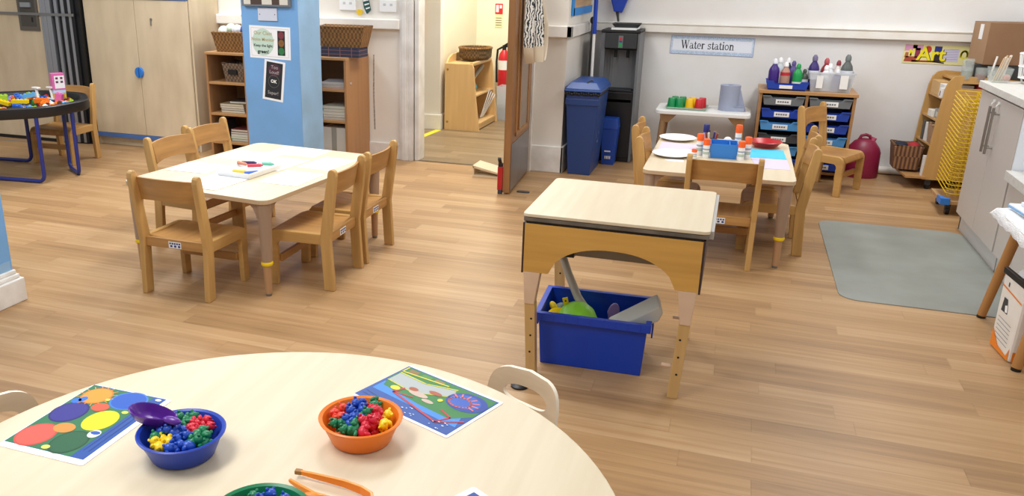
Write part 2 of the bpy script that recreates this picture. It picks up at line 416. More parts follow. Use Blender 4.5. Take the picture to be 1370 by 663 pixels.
# grey wet-area mat on the floor
b = B(GREYV).prism(rrect(.60, 4.25, 1.425, 5.74, .09), 'z', 0.0, .004)
tag(b.build('floor_mat'), 'grey vinyl mat on the floor in front of the kitchen units', 'mat')
tag(B(mat('yellow floor tape', 'f0e030', .5)).prism([(-2.87, 7.38), (-2.80, 7.40), (-2.77, 7.87), (-2.83, 7.87)], 'z', 0, .002).build('floor_tape'), 'yellow tape strip on the hallway floor', 'tape')
tag(B(GREYD).prism(rrect(-1.425, 5.70, -1.33, 5.745, .02), 'z', 0, .006).build('floor_stop_plate'), 'small dark oval plate on the floor right of the open door', 'door stop')
# blue pillar at the left edge, with white baseboard
b = B(BLUEP).box(-3.9, 2.0, .14, -3.125, 2.80, H).m(BLUEP2).box(-3.9, 2.0, .14, -3.1235, 2.79, .2)
o = b.build('wall_pillar_front', smooth=False); struct(o, 'blue painted pillar at the left edge of view', 'pillar')
b = B(SCUFF).box(-3.9, 1.9, 0, -3.085, 2.825, .115).box(-3.9, 1.9, .115, -3.10, 2.815, .135).box(-3.9, 1.9, .135, -3.112, 2.808, .155)
o = b.build('baseboard_pillar_front', bevel=.005); struct(o, 'scuffed white baseboard of the front blue pillar', 'baseboard')
# central blue column
o = B(BLUEP).box(-3.385, 5.30, 0, -2.935, 5.62, H).m(BLUEP2).box(-2.9352, 5.302, 0, -2.930, 5.62, H).build('wall_column', smooth=False); struct(o, 'square sky blue column between the bookcases', 'column')  # right face coloured paler than the rest of the column

# ------------------------------------------------------------------ things on the column
Y = 5.30
b = B(WHITE).box(-.165, -.1125, 0, .165, .1125, .002, wallM(0, 0, 0))
M0 = Matrix.Rotation(PI/2, 4, 'X')
b.m(mat('poster grey line', 'b8bcc4', .7)).line([(-.15, -.097), (.15, -.097), (.15, .097), (-.15, .097), (-.15, -.097)], .002, .0024, M0)
b.m(mat('poster mint disc', 'c3dccd', .7)).ell(-.055, 0, .088, .094, .0026, M0)
b.m(BLACKT).flat([(.062, -.085), (.122, -.085), (.122, .085), (.062, .085)], .0026, M0)
for zz, h in ((.055, '7e3038'), (0, '865a26'), (-.055, '2a7a42')): b.m(mat('lamp '+h, h, .6)).ell(.092, zz, .023, .025, .003, M0)
b.m(mat('poster grey text', '4a4f55', .7))
for zz in (.055, 0, -.055): b.text('OK' if zz == 0 else ('Stop' if zz > 0 else 'Go'), .012, M0 @ Matrix.Translation((.092, zz, .0034)))
b.m(mat('poster tan text', 'b3a070', .7)).text('Our Class', .036, M0 @ Matrix.Translation((-.055, .062, .003)), .0004)
b.text('Noise Monitor', .031, M0 @ Matrix.Translation((-.055, .018, .003)), .0006)
b.m(mat('poster black text', '1d2a26', .7)).text('Keep the light', .027, M0 @ Matrix.Translation((-.055, -.024, .003)), .0006)
b.text('green!', .036, M0 @ Matrix.Translation((-.055, -.066, .003)), .0012)
o = b.build('poster', smooth=False, loc=(-3.164, Y+.0008, 1.024), rot=(0, math.radians(1.5), 0)); tag(o, 'white noise level poster with traffic light on the blue column', 'poster')
b = B(WHITE).box(-.084, -.143, 0, .084, .143, .002, wallM(0, 0, 0))
b.m(BLACKT).flat([(-.066, -.128), (.066, -.128), (.066, .130), (-.066, .130)], .0025, M0)
b.m(mat('dim plum glow print', '4d2c3a', .7)).ell(0, .075, .05, .045, .0028, M0)
b.m(mat('ring print', '6d6a5c', .7))
b.line([(.044*math.cos(k*PI/14), -.005+.044*math.sin(k*PI/14)) for k in range(29)], .003, .003, M0)
b.m(mat('print pale text', 'b9b4b2', .7)).text('Too', .034, M0 @ Matrix.Translation((0, .095, .0032))).text('Loud!', .034, M0 @ Matrix.Translation((0, .06, .0032)))
b.text('Super!', .034, M0 @ Matrix.Translation((0, -.088, .0032)))
b.m(mat('print white text', 'f0f0e8', .7)).text('OK', .032, M0 @ Matrix.Translation((0, -.005, .0034)), .0012)
o = b.build('poster', smooth=False, loc=(-3.148, Y+.0008, .757), rot=(0, math.radians(7), 0)); tag(o, 'narrow black card with white border below the noise poster', 'poster')
b = B(mat('blanking plate', 'cfd5e4', .5)).box(-.076, -.010, -.043, .076, 0, .043).m(GREYD)
for x in (-.06, .06): b.cyl((x, -.0115, 0), (x, -.009, 0), .004, n=8)
tag(b.build('socket_cover', bevel=.002, loc=(-3.168, Y, 1.217)), 'pale blank socket plate on the blue column above the poster', 'socket plate')
b = B(GREY).box(-.19, -.03, 0, .19, 0, .25).m(mat('frame picture print', 'd9d4c8', .6)).box(-.175, -.0305, .012, .175, -.03, .24).m(mat('frame print brown', '4a3a30', .6)).box(-.12, -.031, .012, -.03, -.0304, .1).box(.05, -.031, .012, .11, -.0304, .06)
tag(b.build('picture_frame', bevel=.003, loc=(-3.165, Y, 1.272)), 'grey framed picture at the top of the blue column', 'picture frame')

# ------------------------------------------------------------------ sliding partition at far left
P = thing('folding_partition', 'folded wood and aluminium partition beside the wardrobe', 'partition', (-6.0, 5.93, 0))
o = B(MAPLEZ).box(-2.3, 0, .03, .185, .04, 2.3).build('wood_panel', P)
o = B(BLACK).box(-2.3, -.004, 0, .185, .04, .03).build('bottom_seal', P)
b = B(SILVER)
for x0, x1 in ((.185, .25), (.252, .30)): b.box(x0, -.01, .01, x1, .05, 2.3)
b.box(.205, -.014, .01, .212, -.008, 2.3); plabel(b.build('edge_frame', P, bevel=.002), 'aluminium edge frame')
for k, x0 in enumerate((.335, .40, .465)):
    b = B(SILVER).box(x0, .0+.01*k, .01, x0+.03, .30, 2.3).m(BLACK).box(x0+.03, .02, .01, x0+.062, .30, 2.3)
    b.build('fold_leaf', P, bevel=.002)
o = B(BLACK).box(.50, .035, 0, .575, .3, 2.3).box(.30, .03, 0, .336, .3, 2.3).build('gap_shade', P)  # black blocks stand in for the shade in the gaps up to the wardrobe
b = B(mat('bronze grey lock plate', '6b655c', .4, metal=.4)).box(-.06, -.012, .985, .16, 0, 1.32).m(mat('lock recess', '4a463f', .5)).box(-.035, -.0125, 1.02, .135, -.011, 1.30)
b.m(SILVER).box(-.01, -.03, 1.185, .10, -.012, 1.225).m(BLACK).box(.085, -.016, 1.06, .10, -.012, 1.10)
plabel(b.build('lock_plate', P, bevel=.002), 'bronze recessed lock plate')
o = B(mat('grey strap', '80807e', .5, metal=.3)).box(-2.3, -.018, 1.118, .55, -.012, 1.14).build('strap', P)
o = B(SILVER).box(-8, 5.80, 0, -5.55, 5.83, .003).build('trim_7', smooth=False); struct(o, 'aluminium floor track of the partition', 'trim')

# ------------------------------------------------------------------ wardrobe
Wd = thing('wardrobe', 'tall pale maple double door wardrobe with blue trim', 'wardrobe', (-4.88, 6.02, 0))
b = B(MAPLEZ).box(-.548, .004, .0, -.528, .40, 1.9).box(.528, .004, .0, .548, .40, 1.9).box(-.53, .02, .07, .53, .40, .09).box(-.53, .39, .05, .53, .40, 1.9).box(-.548, .0, 1.88, .548, .40, 1.9).box(-.53, .03, 0, .53, .05, .07)
b.build('carcass', Wd, bevel=.002)
for s in (-1, 1):
    x0, x1 = (-.53, -.002) if s < 0 else (.002, .53)
    d = B(MAPLEZ).box(x0, -.018, .115, x1, 0, 1.265).build('door', Wd, bevel=.002)
    k = B(KNOBB)
    pts = [(0, 0)] + [(-s*-.036*math.sin(a), .047*math.cos(a)) for a in [PI*j/10 for j in range(11)]]
    pts = [(s*.004+s*.036*math.sin(PI*j/12), .665+.045*math.cos(PI*j/12)) for j in range(13)]
    k.prism(pts, 'y', -.042, -.018).build('handle', d, bevel=.004)
    if s > 0: B(STEEL).cyl((.165, -.022, 1.11), (.165, -.018, 1.11), .012, n=12).box(.161, -.03, 1.06, .169, -.022, 1.11).build('lock', d)
    B(MAPLEZ).box(x0, -.018, 1.305, x1, 0, 1.86).build('upper_door', Wd, bevel=.002)
B(STRIPB).box(-.53, -.022, .075, .53, .0, .112).build('plinth_strip', Wd, bevel=.002)
B(STRIPB).box(-.53, -.022, 1.268, .53, .0, 1.303).build('upper_strip', Wd, bevel=.002)

# ------------------------------------------------------------------ bookcases
def bookcase(label, x0, x1, y0, y1, h, shelves, dividers, name='bookcase'):
    t = .02
    r = thing(name, label, 'bookcase', ((x0+x1)/2, y0, 0)); cx = (x0+x1)/2
    for x in (x0, x1-t): B(BEECHZ).box(x-cx, 0, 0, x-cx+t, y1-y0, h-t).build('side_panel', r, bevel=.0015)
    B(BEECHX).box(x0-cx, -.004, h-t, x1-cx, y1-y0, h).build('top', r, bevel=.002)
    B(BEECHIN).box(x0-cx+t, y1-y0-.008, .05, x1-cx-t, y1-y0, h-t).build('back_panel', r)
    for z in shelves: B(BEECHX).box(x0-cx+t, .002, z-t, x1-cx-t, y1-y0-.008, z).build('shelf', r, bevel=.0015)
    for x in dividers: B(BEECHZ).box(x-cx-.01, .0, .04, x-cx+.01, y1-y0-.008, h-t).build('divider', r, bevel=.0015)
    return r
bookcase('orange beech bookcase between the wardrobe and the blue column', -4.21, -3.45, 6.0, 6.42, .865, (.12, .362, .622), (-3.835,))
bookcase('orange beech bookcase right of the blue column', -3.42, -2.905, 5.985, 6.42, .868, (.12, .372, .622), ())
def wicker(label, x, y, z, w, d, h, M=WICK, taper=.82, name='wicker_basket', cat='basket', rz=0, hole=False, group=None):
    r = thing(name, label, cat, (x, y, z), rz, group)
    b = B(M); a, c = w/2, d/2
    b.tub((-a*taper, -c*taper, a*taper, c*taper), (-a, -c, a, c), 0, h, .012); b.build('basket_body', r, smooth=False)
    b = B(M); b.tube([(-a+.004, -c+.004, h), (a-.004, -c+.004, h), (a-.004, c-.004, h), (-a+.004, c-.004, h)], .010, closed=True); b.build('woven_rim', r)
    if hole: B(DARK).box(-w*.2, -c*.97-.012, h*.42, w*.2, -c*.9, h*.68).build('handle_hole', r)
    return r
wicker('brown wicker basket of toys on top of the bookcase beside the wardrobe', -4.0, 6.17, .866, .30, .28, .155)
wicker('long brown wicker basket on top of the bookcase right of the column', -2.985, 6.135, .9435, .42, .18, .155)
wicker('grey wicker basket with handle hole on the top shelf of the left bookcase', -3.975, 6.15, .6225, .205, .22, .15, WICKG, hole=True)
# folded plaid cloth under the long basket
b = B(mat('plaid navy', '34364c', .8)).box(-.165, -.085, 0, .165, .085, .075).m(mat('plaid red line', '86605e', .8))
for z in (.02, .05): b.box(-.1655, -.0855, z, .1655, .0855, z+.004)
for x in (-.1, .0, .1): b.box(x, -.086, .001, x+.006, .086, .0755)
tag(b.build('folded_blanket', smooth=False, loc=(-2.985, 6.13, .868)), 'folded plaid cloth under the long wicker basket', 'blanket')
# items in the left top basket + paper roll
for k, (dx, dz, hx) in enumerate(((-.10, .15, 'e8ece4'), (-.04, .17, 'd7e3c8'), (.03, .165, 'e9ecee'), (.09, .16, '4b4a86'))):
    b = B(mat('toy fabric '+hx, hx, .8, var=.35, vscale=22)).ball((0, 0, 0), (.048, .045, .045), 12)
    tag(b.build('soft_toy', loc=(-4.0+dx, 6.14+.02*(k % 2), .875+dz)), ['pale patterned', 'pale green patterned', 'white', 'purple'][k]+' fabric bundle in the basket beside the wardrobe', 'toy')
b = B(WHITEP).cyl((0, 0, 0), (0, 0, .5), .075, n=24).m(mat('roll navy edge', '2e3560', .6)).cyl((0, 0, .125), (0, 0, .142), .0765, n=24)
tag(b.build('paper_roll', loc=(-3.93, 6.29, .884+.135)), 'tall white paper roll standing behind the basket', 'paper roll')
# books, flat and standing, on bookcase shelves
def book(x, y, z, w, d, h, hx, label, group, rz=0):
    b = B(mat('book '+hx, hx, .6)).box(-w/2, -d/2, 0, w/2, d/2, h*.12).box(-w/2, -d/2, h*.88, w/2, d/2, h).box(-w/2, -d/2, 0, -w/2+.003, d/2, h)
    b.m(mat('book pages', 'ded6c4', .8)).box(-w/2+.002, -d/2+.004, h*.12, w/2-.004, d/2-.004, h*.88)
    return tag(b.build('book', smooth=False, loc=(x, y, z), rot=rz), label, 'book', group)
z = .362
for k, hx in enumerate(('cbb890', '6a5744', 'd8c8a4', 'a8946c')): book(-4.01-.004*k, 6.16, z, .23, .2, .018, hx, ['tan', 'dark brown', 'cream', 'khaki'][k]+' book in the flat stack on the middle shelf of the left bookcase', 'books on the middle shelf'); z += .0185
book(-3.965, 6.19, z, .20, .2, .02, '3d3833', 'charcoal book lying on top of the middle shelf stack', 'books on the middle shelf', .1)
z = .12
for k, hx in enumerate(('8a9a92', 'b9cf9a', 'cfd6d8', '5d4c42', '7c3f3a')): book(-3.95-.004*(k % 2), 6.16, z, .19, .2, .02, hx, ['grey green', 'pale green', 'pale grey', 'dark brown', 'dull red'][k]+' book in the flat stack on the bottom shelf of the left bookcase', 'books on the bottom shelf'); z += .0205
z = .622
for k, hx in enumerate(('b9585a', 'd4c6c4', '8d8a9a', 'c9cbd2')): book(-3.05+.01*(k % 2), 6.14, z, .24, .24, .012, hx, ['pink red', 'off white', 'grey violet', 'pale grey'][k]+' folder lying on the top shelf of the right bookcase', 'folders on the top shelf', .08*k); z += .0125
z = .372
for k, hx in enumerate(('a98f86', 'd5cfc2', 'e1dccf', 'c2bfae', 'b9bcae')): book(-3.03+.006*(k % 2), 6.13, z, .22, .22, .022, hx, ['brown pink', 'cream', 'ivory', 'khaki', 'sage'][k]+' book stacked on the middle shelf of the right bookcase', 'books on the right bookcase'); z += .0225
b = B(mat('pale archive box', 'cfc8bc', .7)).box(-.11, -.12, 0, .11, .12, .19).m(mat('archive stripe', '9a9488', .7)).box(-.02, -.1215, 0, .025, -.119, .19)
tag(b.build('storage_box', smooth=False, loc=(-3.04, 6.13, .12)), 'pale box with grey stripe on the bottom shelf of the right bookcase', 'box')
b = B(mat('dark box file', '3c3a40', .6)).box(-.03, -.11, 0, .03, .11, .16)
tag(b.build('box_file', loc=(-4.15, 6.15, .12)), 'dark box file standing on the bottom shelf beside the wardrobe', 'file')
# sockets and tiger-striped garland piece on the wall above the right bookcase
for lab, x0, x1, z0 in (('white double socket on the wall beside the column', -3.16, -3.015, 1.21), ('white switch plate on the wall left of the doorway', -2.80, -2.655, 1.205)):
    b = B(WHITEP).box(x0, 6.418, z0, x1, 6.43, z0+.09).m(mat('socket grey', 'c8c8c8', .4))
    for u in (.3, .7): b.box(x0+(x1-x0)*u-.012, 6.4165, z0+.045, x0+(x1-x0)*u+.012, 6.42, z0+.065)
    tag(b.build('wall_socket', bevel=.003), lab, 'socket')
b = B(mat('bird dark green', '21504c', .6)).prism([(-.02, .14), (.03, .14), (.055, .03), (.02, .0), (-.005, .05)], 'y', -.012, 0).m(WHITEP)
for k in range(3): b.prism([(-.012+.012*k, .105-.03*k), (.036+.006*k, .115-.03*k), (.038+.006*k, .105-.03*k), (-.008+.012*k, .094-.03*k)], 'y', -.0135, -.011)
b.m(mat('bird yellow', 'e9c32a', .6)).prism([(-.045+.028*math.cos(k*PI/6), .012+.024*math.sin(k*PI/6)) for k in range(12)], 'y', -.012, 0)
b.m(mat('bird orange', 'd07a4a', .6)).prism([(.045+.022*math.cos(k*PI/6), .145+.02*math.sin(k*PI/6)) for k in range(12)], 'y', -.012, 0)
tag(b.build('wall_decoration', loc=(-2.935, 6.429, 1.185)), 'striped green and yellow cutout stuck on the wall above the right bookcase', 'decoration')
b = B(mat('ragged strip', 'a9a19a', .9, var=.5, vscale=90))
b.prism([(0, .0), (.012, .0), (.006, .3), (.010, .62), (.0, .62), (-.006, .3)], 'y', -.003, 0)
tag(b.build('velcro_strip', smooth=False, loc=(-2.868, 6.4315, .24)), 'ragged grey strip stuck on the wall right of the bookcase', 'strip')

# ------------------------------------------------------------------ hallway things
Hs = thing('hall_shelf_unit', 'pale birch shelf unit in the hallway', 'shelf unit', (-2.76, 7.93, 0))
sidep = [(0, 0), (.37, 0), (.33, .30), (.30, .62), (.285, .66), (0, .66)]
for y0 in (0, .66): B(HALLW).prism(sidep, 'y', y0, y0+.022).build('side_panel', Hs, bevel=.002)
B(HALLW).box(0, .022, .640, .285, .66, .66).box(.255, .022, .655, .29, .66, .672).build('top', Hs, bevel=.002)
B(HALLW).box(0, .022, .05, .35, .66, .07).build('shelf', Hs); B(HALLW).box(0, .022, .34, .318, .66, .355).build('shelf', Hs)
B(HALLW).box(.0, .022, 0, .012, .66, .64).build('back_panel', Hs); B(HALLW).box(.33, .022, .01, .345, .66, .05).build('kick_rail', Hs)
B(HALLW).prism([(.03, .66), (.60, .66), (.56, .70), (.50, .735), (.2, .735), (.1, .71)], 'x', .0, .016).build('gallery_back', Hs)
b = B(mat('screw brass', 'a07c40', .4, metal=.6))
for z in (.08, .60): b.cyl((.03, -.002, z), (.03, .004, z), .012, n=10)
b.build('bolt', Hs)
r = thing('wicker_bowl', 'round brown wicker basket on top of the hallway shelf unit', 'basket', (-2.56, 8.30, .673))
B(WICKD).lathe([(.13, 0), (.165, .03), (.17, .115), (.155, .12), (.15, .03), (.02, .02)], n=28).build('basket_body', r)
b = B(WICK); b.tube([(.166*math.cos(2*PI*k/28), .166*math.sin(2*PI*k/28), .118) for k in range(28)], .012, closed=True); b.build('woven_rim', r)
r = wicker('small wicker magazine basket on the hallway shelf', -2.56, 8.045, .0705, .16, .16, .15, WICK)
for k, hx in enumerate(('e8e8e0', 'd8dfc8', '40484a', 'efefe8')):
    b = B(mat('leaflet '+hx, hx, .6)).box(-.05, -.004, 0, .05, .004, .24)
    tag(b.build('leaflet', smooth=False, loc=(-2.55, 7.99+.025*k, .10), rot=(0, .1, .05)), ['white', 'pale green', 'dark', 'ivory'][k]+' leaflet standing in the hallway basket', 'leaflet')
b = B(mat('grey tube', '9a948a', .6)).cyl((-2.60, 8.06, .385), (-2.52, 8.42, .60), .022)
tag(b.build('cardboard_tube'), 'grey cardboard tube leaning on the hallway shelf', 'tube')
b = B(mat('teal bag', '3d8f92', .7)).ball((0, 0, 0), (.07, .09, .05), 12); tag(b.build('cloth_bag', loc=(-2.57, 8.18, .406)), 'teal cloth bundle on the hallway shelf', 'bag')
b = B(WHITEP)
for k in range(4): b.cyl((-2.50, 8.33+.03*k, .075), (-2.43+.01*k, 8.40+.04*k, .36-.02*k), .006, n=8)
tag(b.build('paper_rolls'), 'bundle of white rolled papers leaning in the hallway shelf', 'paper')
r = thing('fire_extinguisher', 'red fire extinguisher standing in the hallway corner', 'fire extinguisher', (-2.44, 8.98, .27))
B(RED).lathe([(.0, 0), (.058, 0), (.062, .02), (.062, .36), (.05, .41), (.024, .45), (.0, .45)], n=20).build('cylinder', r)
B(WHITEP).lathe([(.0635, .24), (.0635, .34)], n=20).build('paper_label', r)
B(BLACK).cyl((0, 0, .44), (0, 0, .50), .022).prism([(-.01, .50), (.02, .48), (.11, .55), (.10, .57)], 'y', -.012, .012).prism([(-.01, .48), (.10, .48), (.10, .495), (-.01, .495)], 'y', -.012, .012).build('handle', r)
b = B(BLACK); b.tube([(-.02, 0, .48), (-.075, 0, .45), (-.085, 0, .32), (-.075, -.01, .1)], .012); b.build('hose', r)
B(GREY).box(-.05, -.02, -.27, .05, .02, 0).build('stand', r)
b = B(RED).box(0, 9.094, 1.09, .085, 9.099, 1.20).m(mat('sign cream', 'e9dfae', .6)).box(0, 9.094, .95, .085, 9.099, 1.085).m(WHITEP)
b.box(.01, 9.0935, 1.11, .04, 9.095, 1.185).box(.05, 9.0935, 1.15, .075, 9.095, 1.185).m(GREYD)
for k in range(4): b.box(.01, 9.0935, .97+.025*k, .075, 9.095, .977+.025*k)
tag(b.build('fire_sign', smooth=False, loc=(-2.59, 0, 0)), 'red and cream fire extinguisher sign on the hallway wall', 'sign')
b = B(RED).box(-3.10, 7.885, .88, -3.005, 7.9015, 1.6).m(wood('board wood', 'b98a5a', 'z')).box(-3.005, 7.875, .86, -2.965, 7.9, 1.6).box(-3.10, 7.875, .855, -2.965, 7.9, .88)
tag(b.build('notice_board', smooth=False), 'red notice board with wooden edge on the hallway wall', 'notice board')
b = B(CLEAR).tub((-.09, -.09, .09, .09), (-.1, -.1, .1, .1), 0, .36, .005).m(GREYD).box(-.085, -.085, .01, .085, .085, .15)
tag(b.build('plastic_tub', smooth=False, loc=(-2.33, 8.78, 0)), 'clear plastic tub of dark things beyond the hallway shelf', 'tub')
b = B(mat('beige wedge wood', 'd8c3a0', .6)).prism([(0, 0), (.30, 0), (.30, .012), (.0, .014)], 'y', 0, .20).prism([(0, .014), (.012, .014), (.012, .075), (.0, .085)], 'y', 0, .20).prism([(0, .07), (.30, .013), (.30, .025), (.0, .088)], 'y', 0, .20)
tag(b.build('door_wedge', smooth=False, loc=(-1.87, 6.06, 0)), 'beige wooden wedge lying on the floor left of the open door', 'wedge')

# ------------------------------------------------------------------ chairs
CW = .385
def make_chair(label):
    t = thing('child_chair', label, 'chair', (0, 0, 0), 0, 'beech nursery chairs')
    w = CW/2
    def arc(cx, cz, r, a0, a1, n=7): return [(cx+r*math.cos(a0+(a1-a0)*k/n), cz+r*math.sin(a0+(a1-a0)*k/n)) for k in range(n+1)]
    post = [(-.195, 0), (-.140, 0), (-.125, .27), (-.160, .50), (-.178, .598)] + arc(-.199, .596, .021, .2, PI, 6) + [(-.222, .585), (-.212, .50), (-.180, .27)]
    leg = [(.118, 0), (.165, 0), (.160, .245)] + arc(.115, .245, .045, 0, PI/2, 6) + [(-.13, .290), (-.14, .235), (.085, .235)] + arc(.085, .205, .03, PI/2, 0, 4) + [(.112, .19)]
    for s in (-1, 1):
        x0, x1 = sorted((s*w, s*(w-.028)))
        B(CHAIRZ).prism(post, 'x', x0, x1).build('back_leg', t, bevel=.004)
        x0, x1 = sorted((s*(w-.003), s*(w-.031)))
        B(CHAIRY).prism(leg, 'x', x0, x1).build('front_leg', t, bevel=.004)
    # dished seat
    b = B(SEATM); nx, ny = 8, 8; vs = []; fs = []; xs = w-.031
    prof = [(-.14, .288), (-.10, .284), (-.03, .281), (.04, .283), (.09, .288), (.125, .290), (.147, .284), (.158, .268), (.162, .248)]
    for lay in (0, 1):
        for i in range(nx+1):
            x = -xs + 2*xs*i/nx
            for j, (yy, zz) in enumerate(prof):
                d = .006*(1-(x/xs)**2) if j < 6 else 0
                vs.append((x, yy - (lay*.010 if j > 6 else 0), zz - d - lay*.013))
    n = (nx+1)*len(prof); q = len(prof)
    for i in range(nx):
        for j in range(q-1):
            a = i*q+j
            fs.append((a, a+1, a+q+1, a+q)); fs.append((n+a, n+a+q, n+a+q+1, n+a+1))
    for i in range(nx):
        for a in (i*q, i*q+q-1): fs.append((a, a+q, n+a+q, n+a))
    for j in range(q-1):
        for a in (j, nx*q+j): fs.append((a, a+1, n+a+1, n+a))
    b.add(vs, fs).build('seat', t)
    # curved backrest between the posts
    b = B(CHAIRX); vs = []; fs = []; n = 12; th = .013
    for i in range(n+1):
        u = i/n*2-1; x = u*(w-.024)
        for (z, yb) in ((.470, -.150), (.535, -.163), (.588, -.173)):
            zz = z + (.006*(1-u*u) if z > .55 else (.012*(1-u*u) if z < .5 else 0)) - (0 if z < .55 else .004)
            y = yb - .034*(1-u*u)
            vs += [(x, y, zz), (x, y-th, zz)]
    for i in range(n):
        a = i*6
        for k in range(2):
            p = a+k*2
            fs += [(p, p+6, p+8, p+2), (p+1, p+3, p+9, p+7)]
        fs += [(a, a+1, a+7, a+6), (a+4, a+10, a+11, a+5)]
    fs += [(0, 2, 3, 1), (2, 4, 5, 3), (n*6, n*6+1, n*6+3, n*6+2), (n*6+2, n*6+3, n*6+5, n*6+4)]
    b.add(vs, fs).build('backrest', t)
    rr = B(CHAIRX).box(-w+.028, -.163, .238, w-.028, -.143, .286).build('rear_rail', t, bevel=.003)
    st = B(WHITEP).box(-.035, -.1645, .243, .035, -.162, .275).m(mat('sticker ink', '2b3f86', .6))
    for k in range(5): st.box(-.030+.013*k, -.1652, .262, -.021+.013*k, -.1644, .270)
    for k in range(3): st.box(-.026+.022*k, -.1652, .248, -.014+.022*k, -.1644, .258)
    plabel(st.build('sticker', rr), 'white sticker with blue marks')
    B(CHAIRX).box(-w+.03, .10, .115, w-.03, .118, .155).build('stretcher', t, bevel=.003)
    return t
chair0 = make_chair('beech child chair, back to the camera, at the near end of the worksheet table')
chair0.location = (-2.44, 3.285, 0)
LC = 'beech child chair '
for x, y, a, lab in (
    (-1.965, 3.625, 92, LC+'nearer the camera, right side of the worksheet table'),
    (-1.975, 4.065, 90, LC+'further away, right side of the worksheet table'),
    (-2.86, 3.94, -94, LC+'nearer the camera, left side of the worksheet table'),
    (-2.90, 4.34, -95, LC+'further away, left side of the worksheet table'),
    (-.012, 4.70, 0, LC+'with its back to the camera at the craft table'),
    (.262, 5.075, 90, LC+'nearer the camera, right side of the craft table'),
    (.295, 5.53, 90, LC+'further away, right side of the craft table'),
    (-.30, 5.075, -90, LC+'nearer the camera, left side of the craft table'),
    (-.37, 5.47, -90, LC+'further away, left side of the craft table'),
    (.725, 6.665, -118, LC+'standing alone in front of the drawer unit'),
    (-5.17, 5.34, 184, LC+'behind the black toy tray by the partition')):
    dup(chair0, (x, y, 0), math.radians(a), lab)

# ------------------------------------------------------------------ rectangular tables
def make_table(label, cx, cy, w, l, rz, h=.49):
    t = thing('classroom_table', label, 'table', (cx, cy, 0), rz)
    b = B(TOPM).prism(rrect(-w/2, -l/2, w/2, l/2, .05), 'z', h-.022, h)
    b.bm.faces.ensure_lookup_table(); b.m(EDGEM)
    for f in b.bm.faces:
        if abs(f.normal.z) < .5 and f.calc_center_median().z < h-.005 and len(f.verts) == 4: f.material_index = b.i
    b.build('tabletop', t, bevel=.002)
    for sx in (-1, 1):
        for sy in (-1, 1):
            x, y = sx*(w/2-.045), sy*(l/2-.045)
            b = B(LEGM).lathe([(.033, h-.022), (.033, h-.09), (.031, h-.16), (.026, .175), (.0, .175)][::-1], (x, y, 0), 18)
            # flared corner ears under the top
            for dx, dy in ((-sx, 0), (0, -sy)):
                prof = [(.02, h-.022), (.095, h-.022), (.075, h-.03), (.05, h-.05), (.036, h-.08), (.03, h-.10), (.02, h-.10)]
                if dx: b.prism([(x+dx*p, z) for p, z in prof], 'y', y-.02, y+.02)
                else: b.prism([(y+dy*p, z) for p, z in prof], 'x', x-.02, x+.02)
            lg = b.build('leg', t)
            B(YEL).lathe([(.0, .158), (.027, .158), (.029, .164), (.029, .170), (.027, .176), (0, .176)], (x, y, 0), 18).build('ring', lg)
            B(LEGW).lathe([(.0, .012), (.018, .012), (.0195, .09), (.021, .16), (0, .16)], (x, y, 0), 16).build('peg', lg)
            B(GREY).lathe([(.0, 0), (.014, 0), (.016, .012), (0, .013)], (x, y, 0), 14).build('foot', lg)
    return t
make_table('pale maple worksheet table with white papers, left of centre', -2.388, 3.846, .891, 1.141, -.097)
make_table('pale maple craft table with glue sticks, near the back wall', -.043, 5.151, .793, 1.128, 0)

KT = (1.5-.49)/(1.5-.46)
def sheet(name, label, cat, poly, z, m, group=None, rule=None, th=.0012):
    poly = [(p[0]*KT, p[1]*KT) for p in poly]; z += .03
    cx = sum(p[0] for p in poly)/len(poly); cy = sum(p[1] for p in poly)/len(poly)
    q = [(p[0]-cx, p[1]-cy) for p in poly]
    b = B(m).prism(q, 'z', 0, th)
    if rule:
        b.m(rule); P = [Vector(p) for p in q]
        for k in range(1, 7):
            t = k/7.2; a = P[3].lerp(P[0], t); c = P[2].lerp(P[1], t); d = c-a
            b.line([tuple(a+d*.08), tuple(a+d*.92)], .0025, th+.0003)
    return tag(b.build(name, smooth=False, loc=(cx, cy, z)), label, cat, group)
def rect(cx, cy, w, l, a):
    ca, sa = math.cos(a), math.sin(a)
    return [(cx+ca*u*w/2-sa*v*l/2, cy+sa*u*w/2+ca*v*l/2) for u, v in ((-1, 1), (1, 1), (1, -1), (-1, -1))]
RULE = mat('pale blue ruling', 'ccd4e2', .7)
for k, (cx, cy, w, l, a, lab) in enumerate((
    (-2.695, 4.205, .33, .22, -.03, 'white worksheet at the back left of the worksheet table, beside the far chair'),
    (-2.475, 4.420, .33, .22, -.03, 'white worksheet at the far end of the worksheet table nearest the column'),
    (-2.165, 4.185, .21, .30, -.10, 'white worksheet at the far right of the worksheet table'),
    (-2.415, 4.075, .21, .30, -.12, 'white worksheet in the middle of the worksheet table behind the crayon tray'),
    (-2.178, 3.795, .235, .29, -.03, 'white worksheet in front of the nearer right chair of the worksheet table'),
    (-2.785, 3.82, .26, .22, .0, 'white worksheet on the left side of the worksheet table'),
    (-2.500, 3.575, .235, .29, -.10, 'white worksheet at the near end of the worksheet table'))):
    sheet('worksheet', lab, 'paper', rect(cx, cy, w, l, a), .4602+.0002*k, WHITE, 'worksheets on the table', RULE)
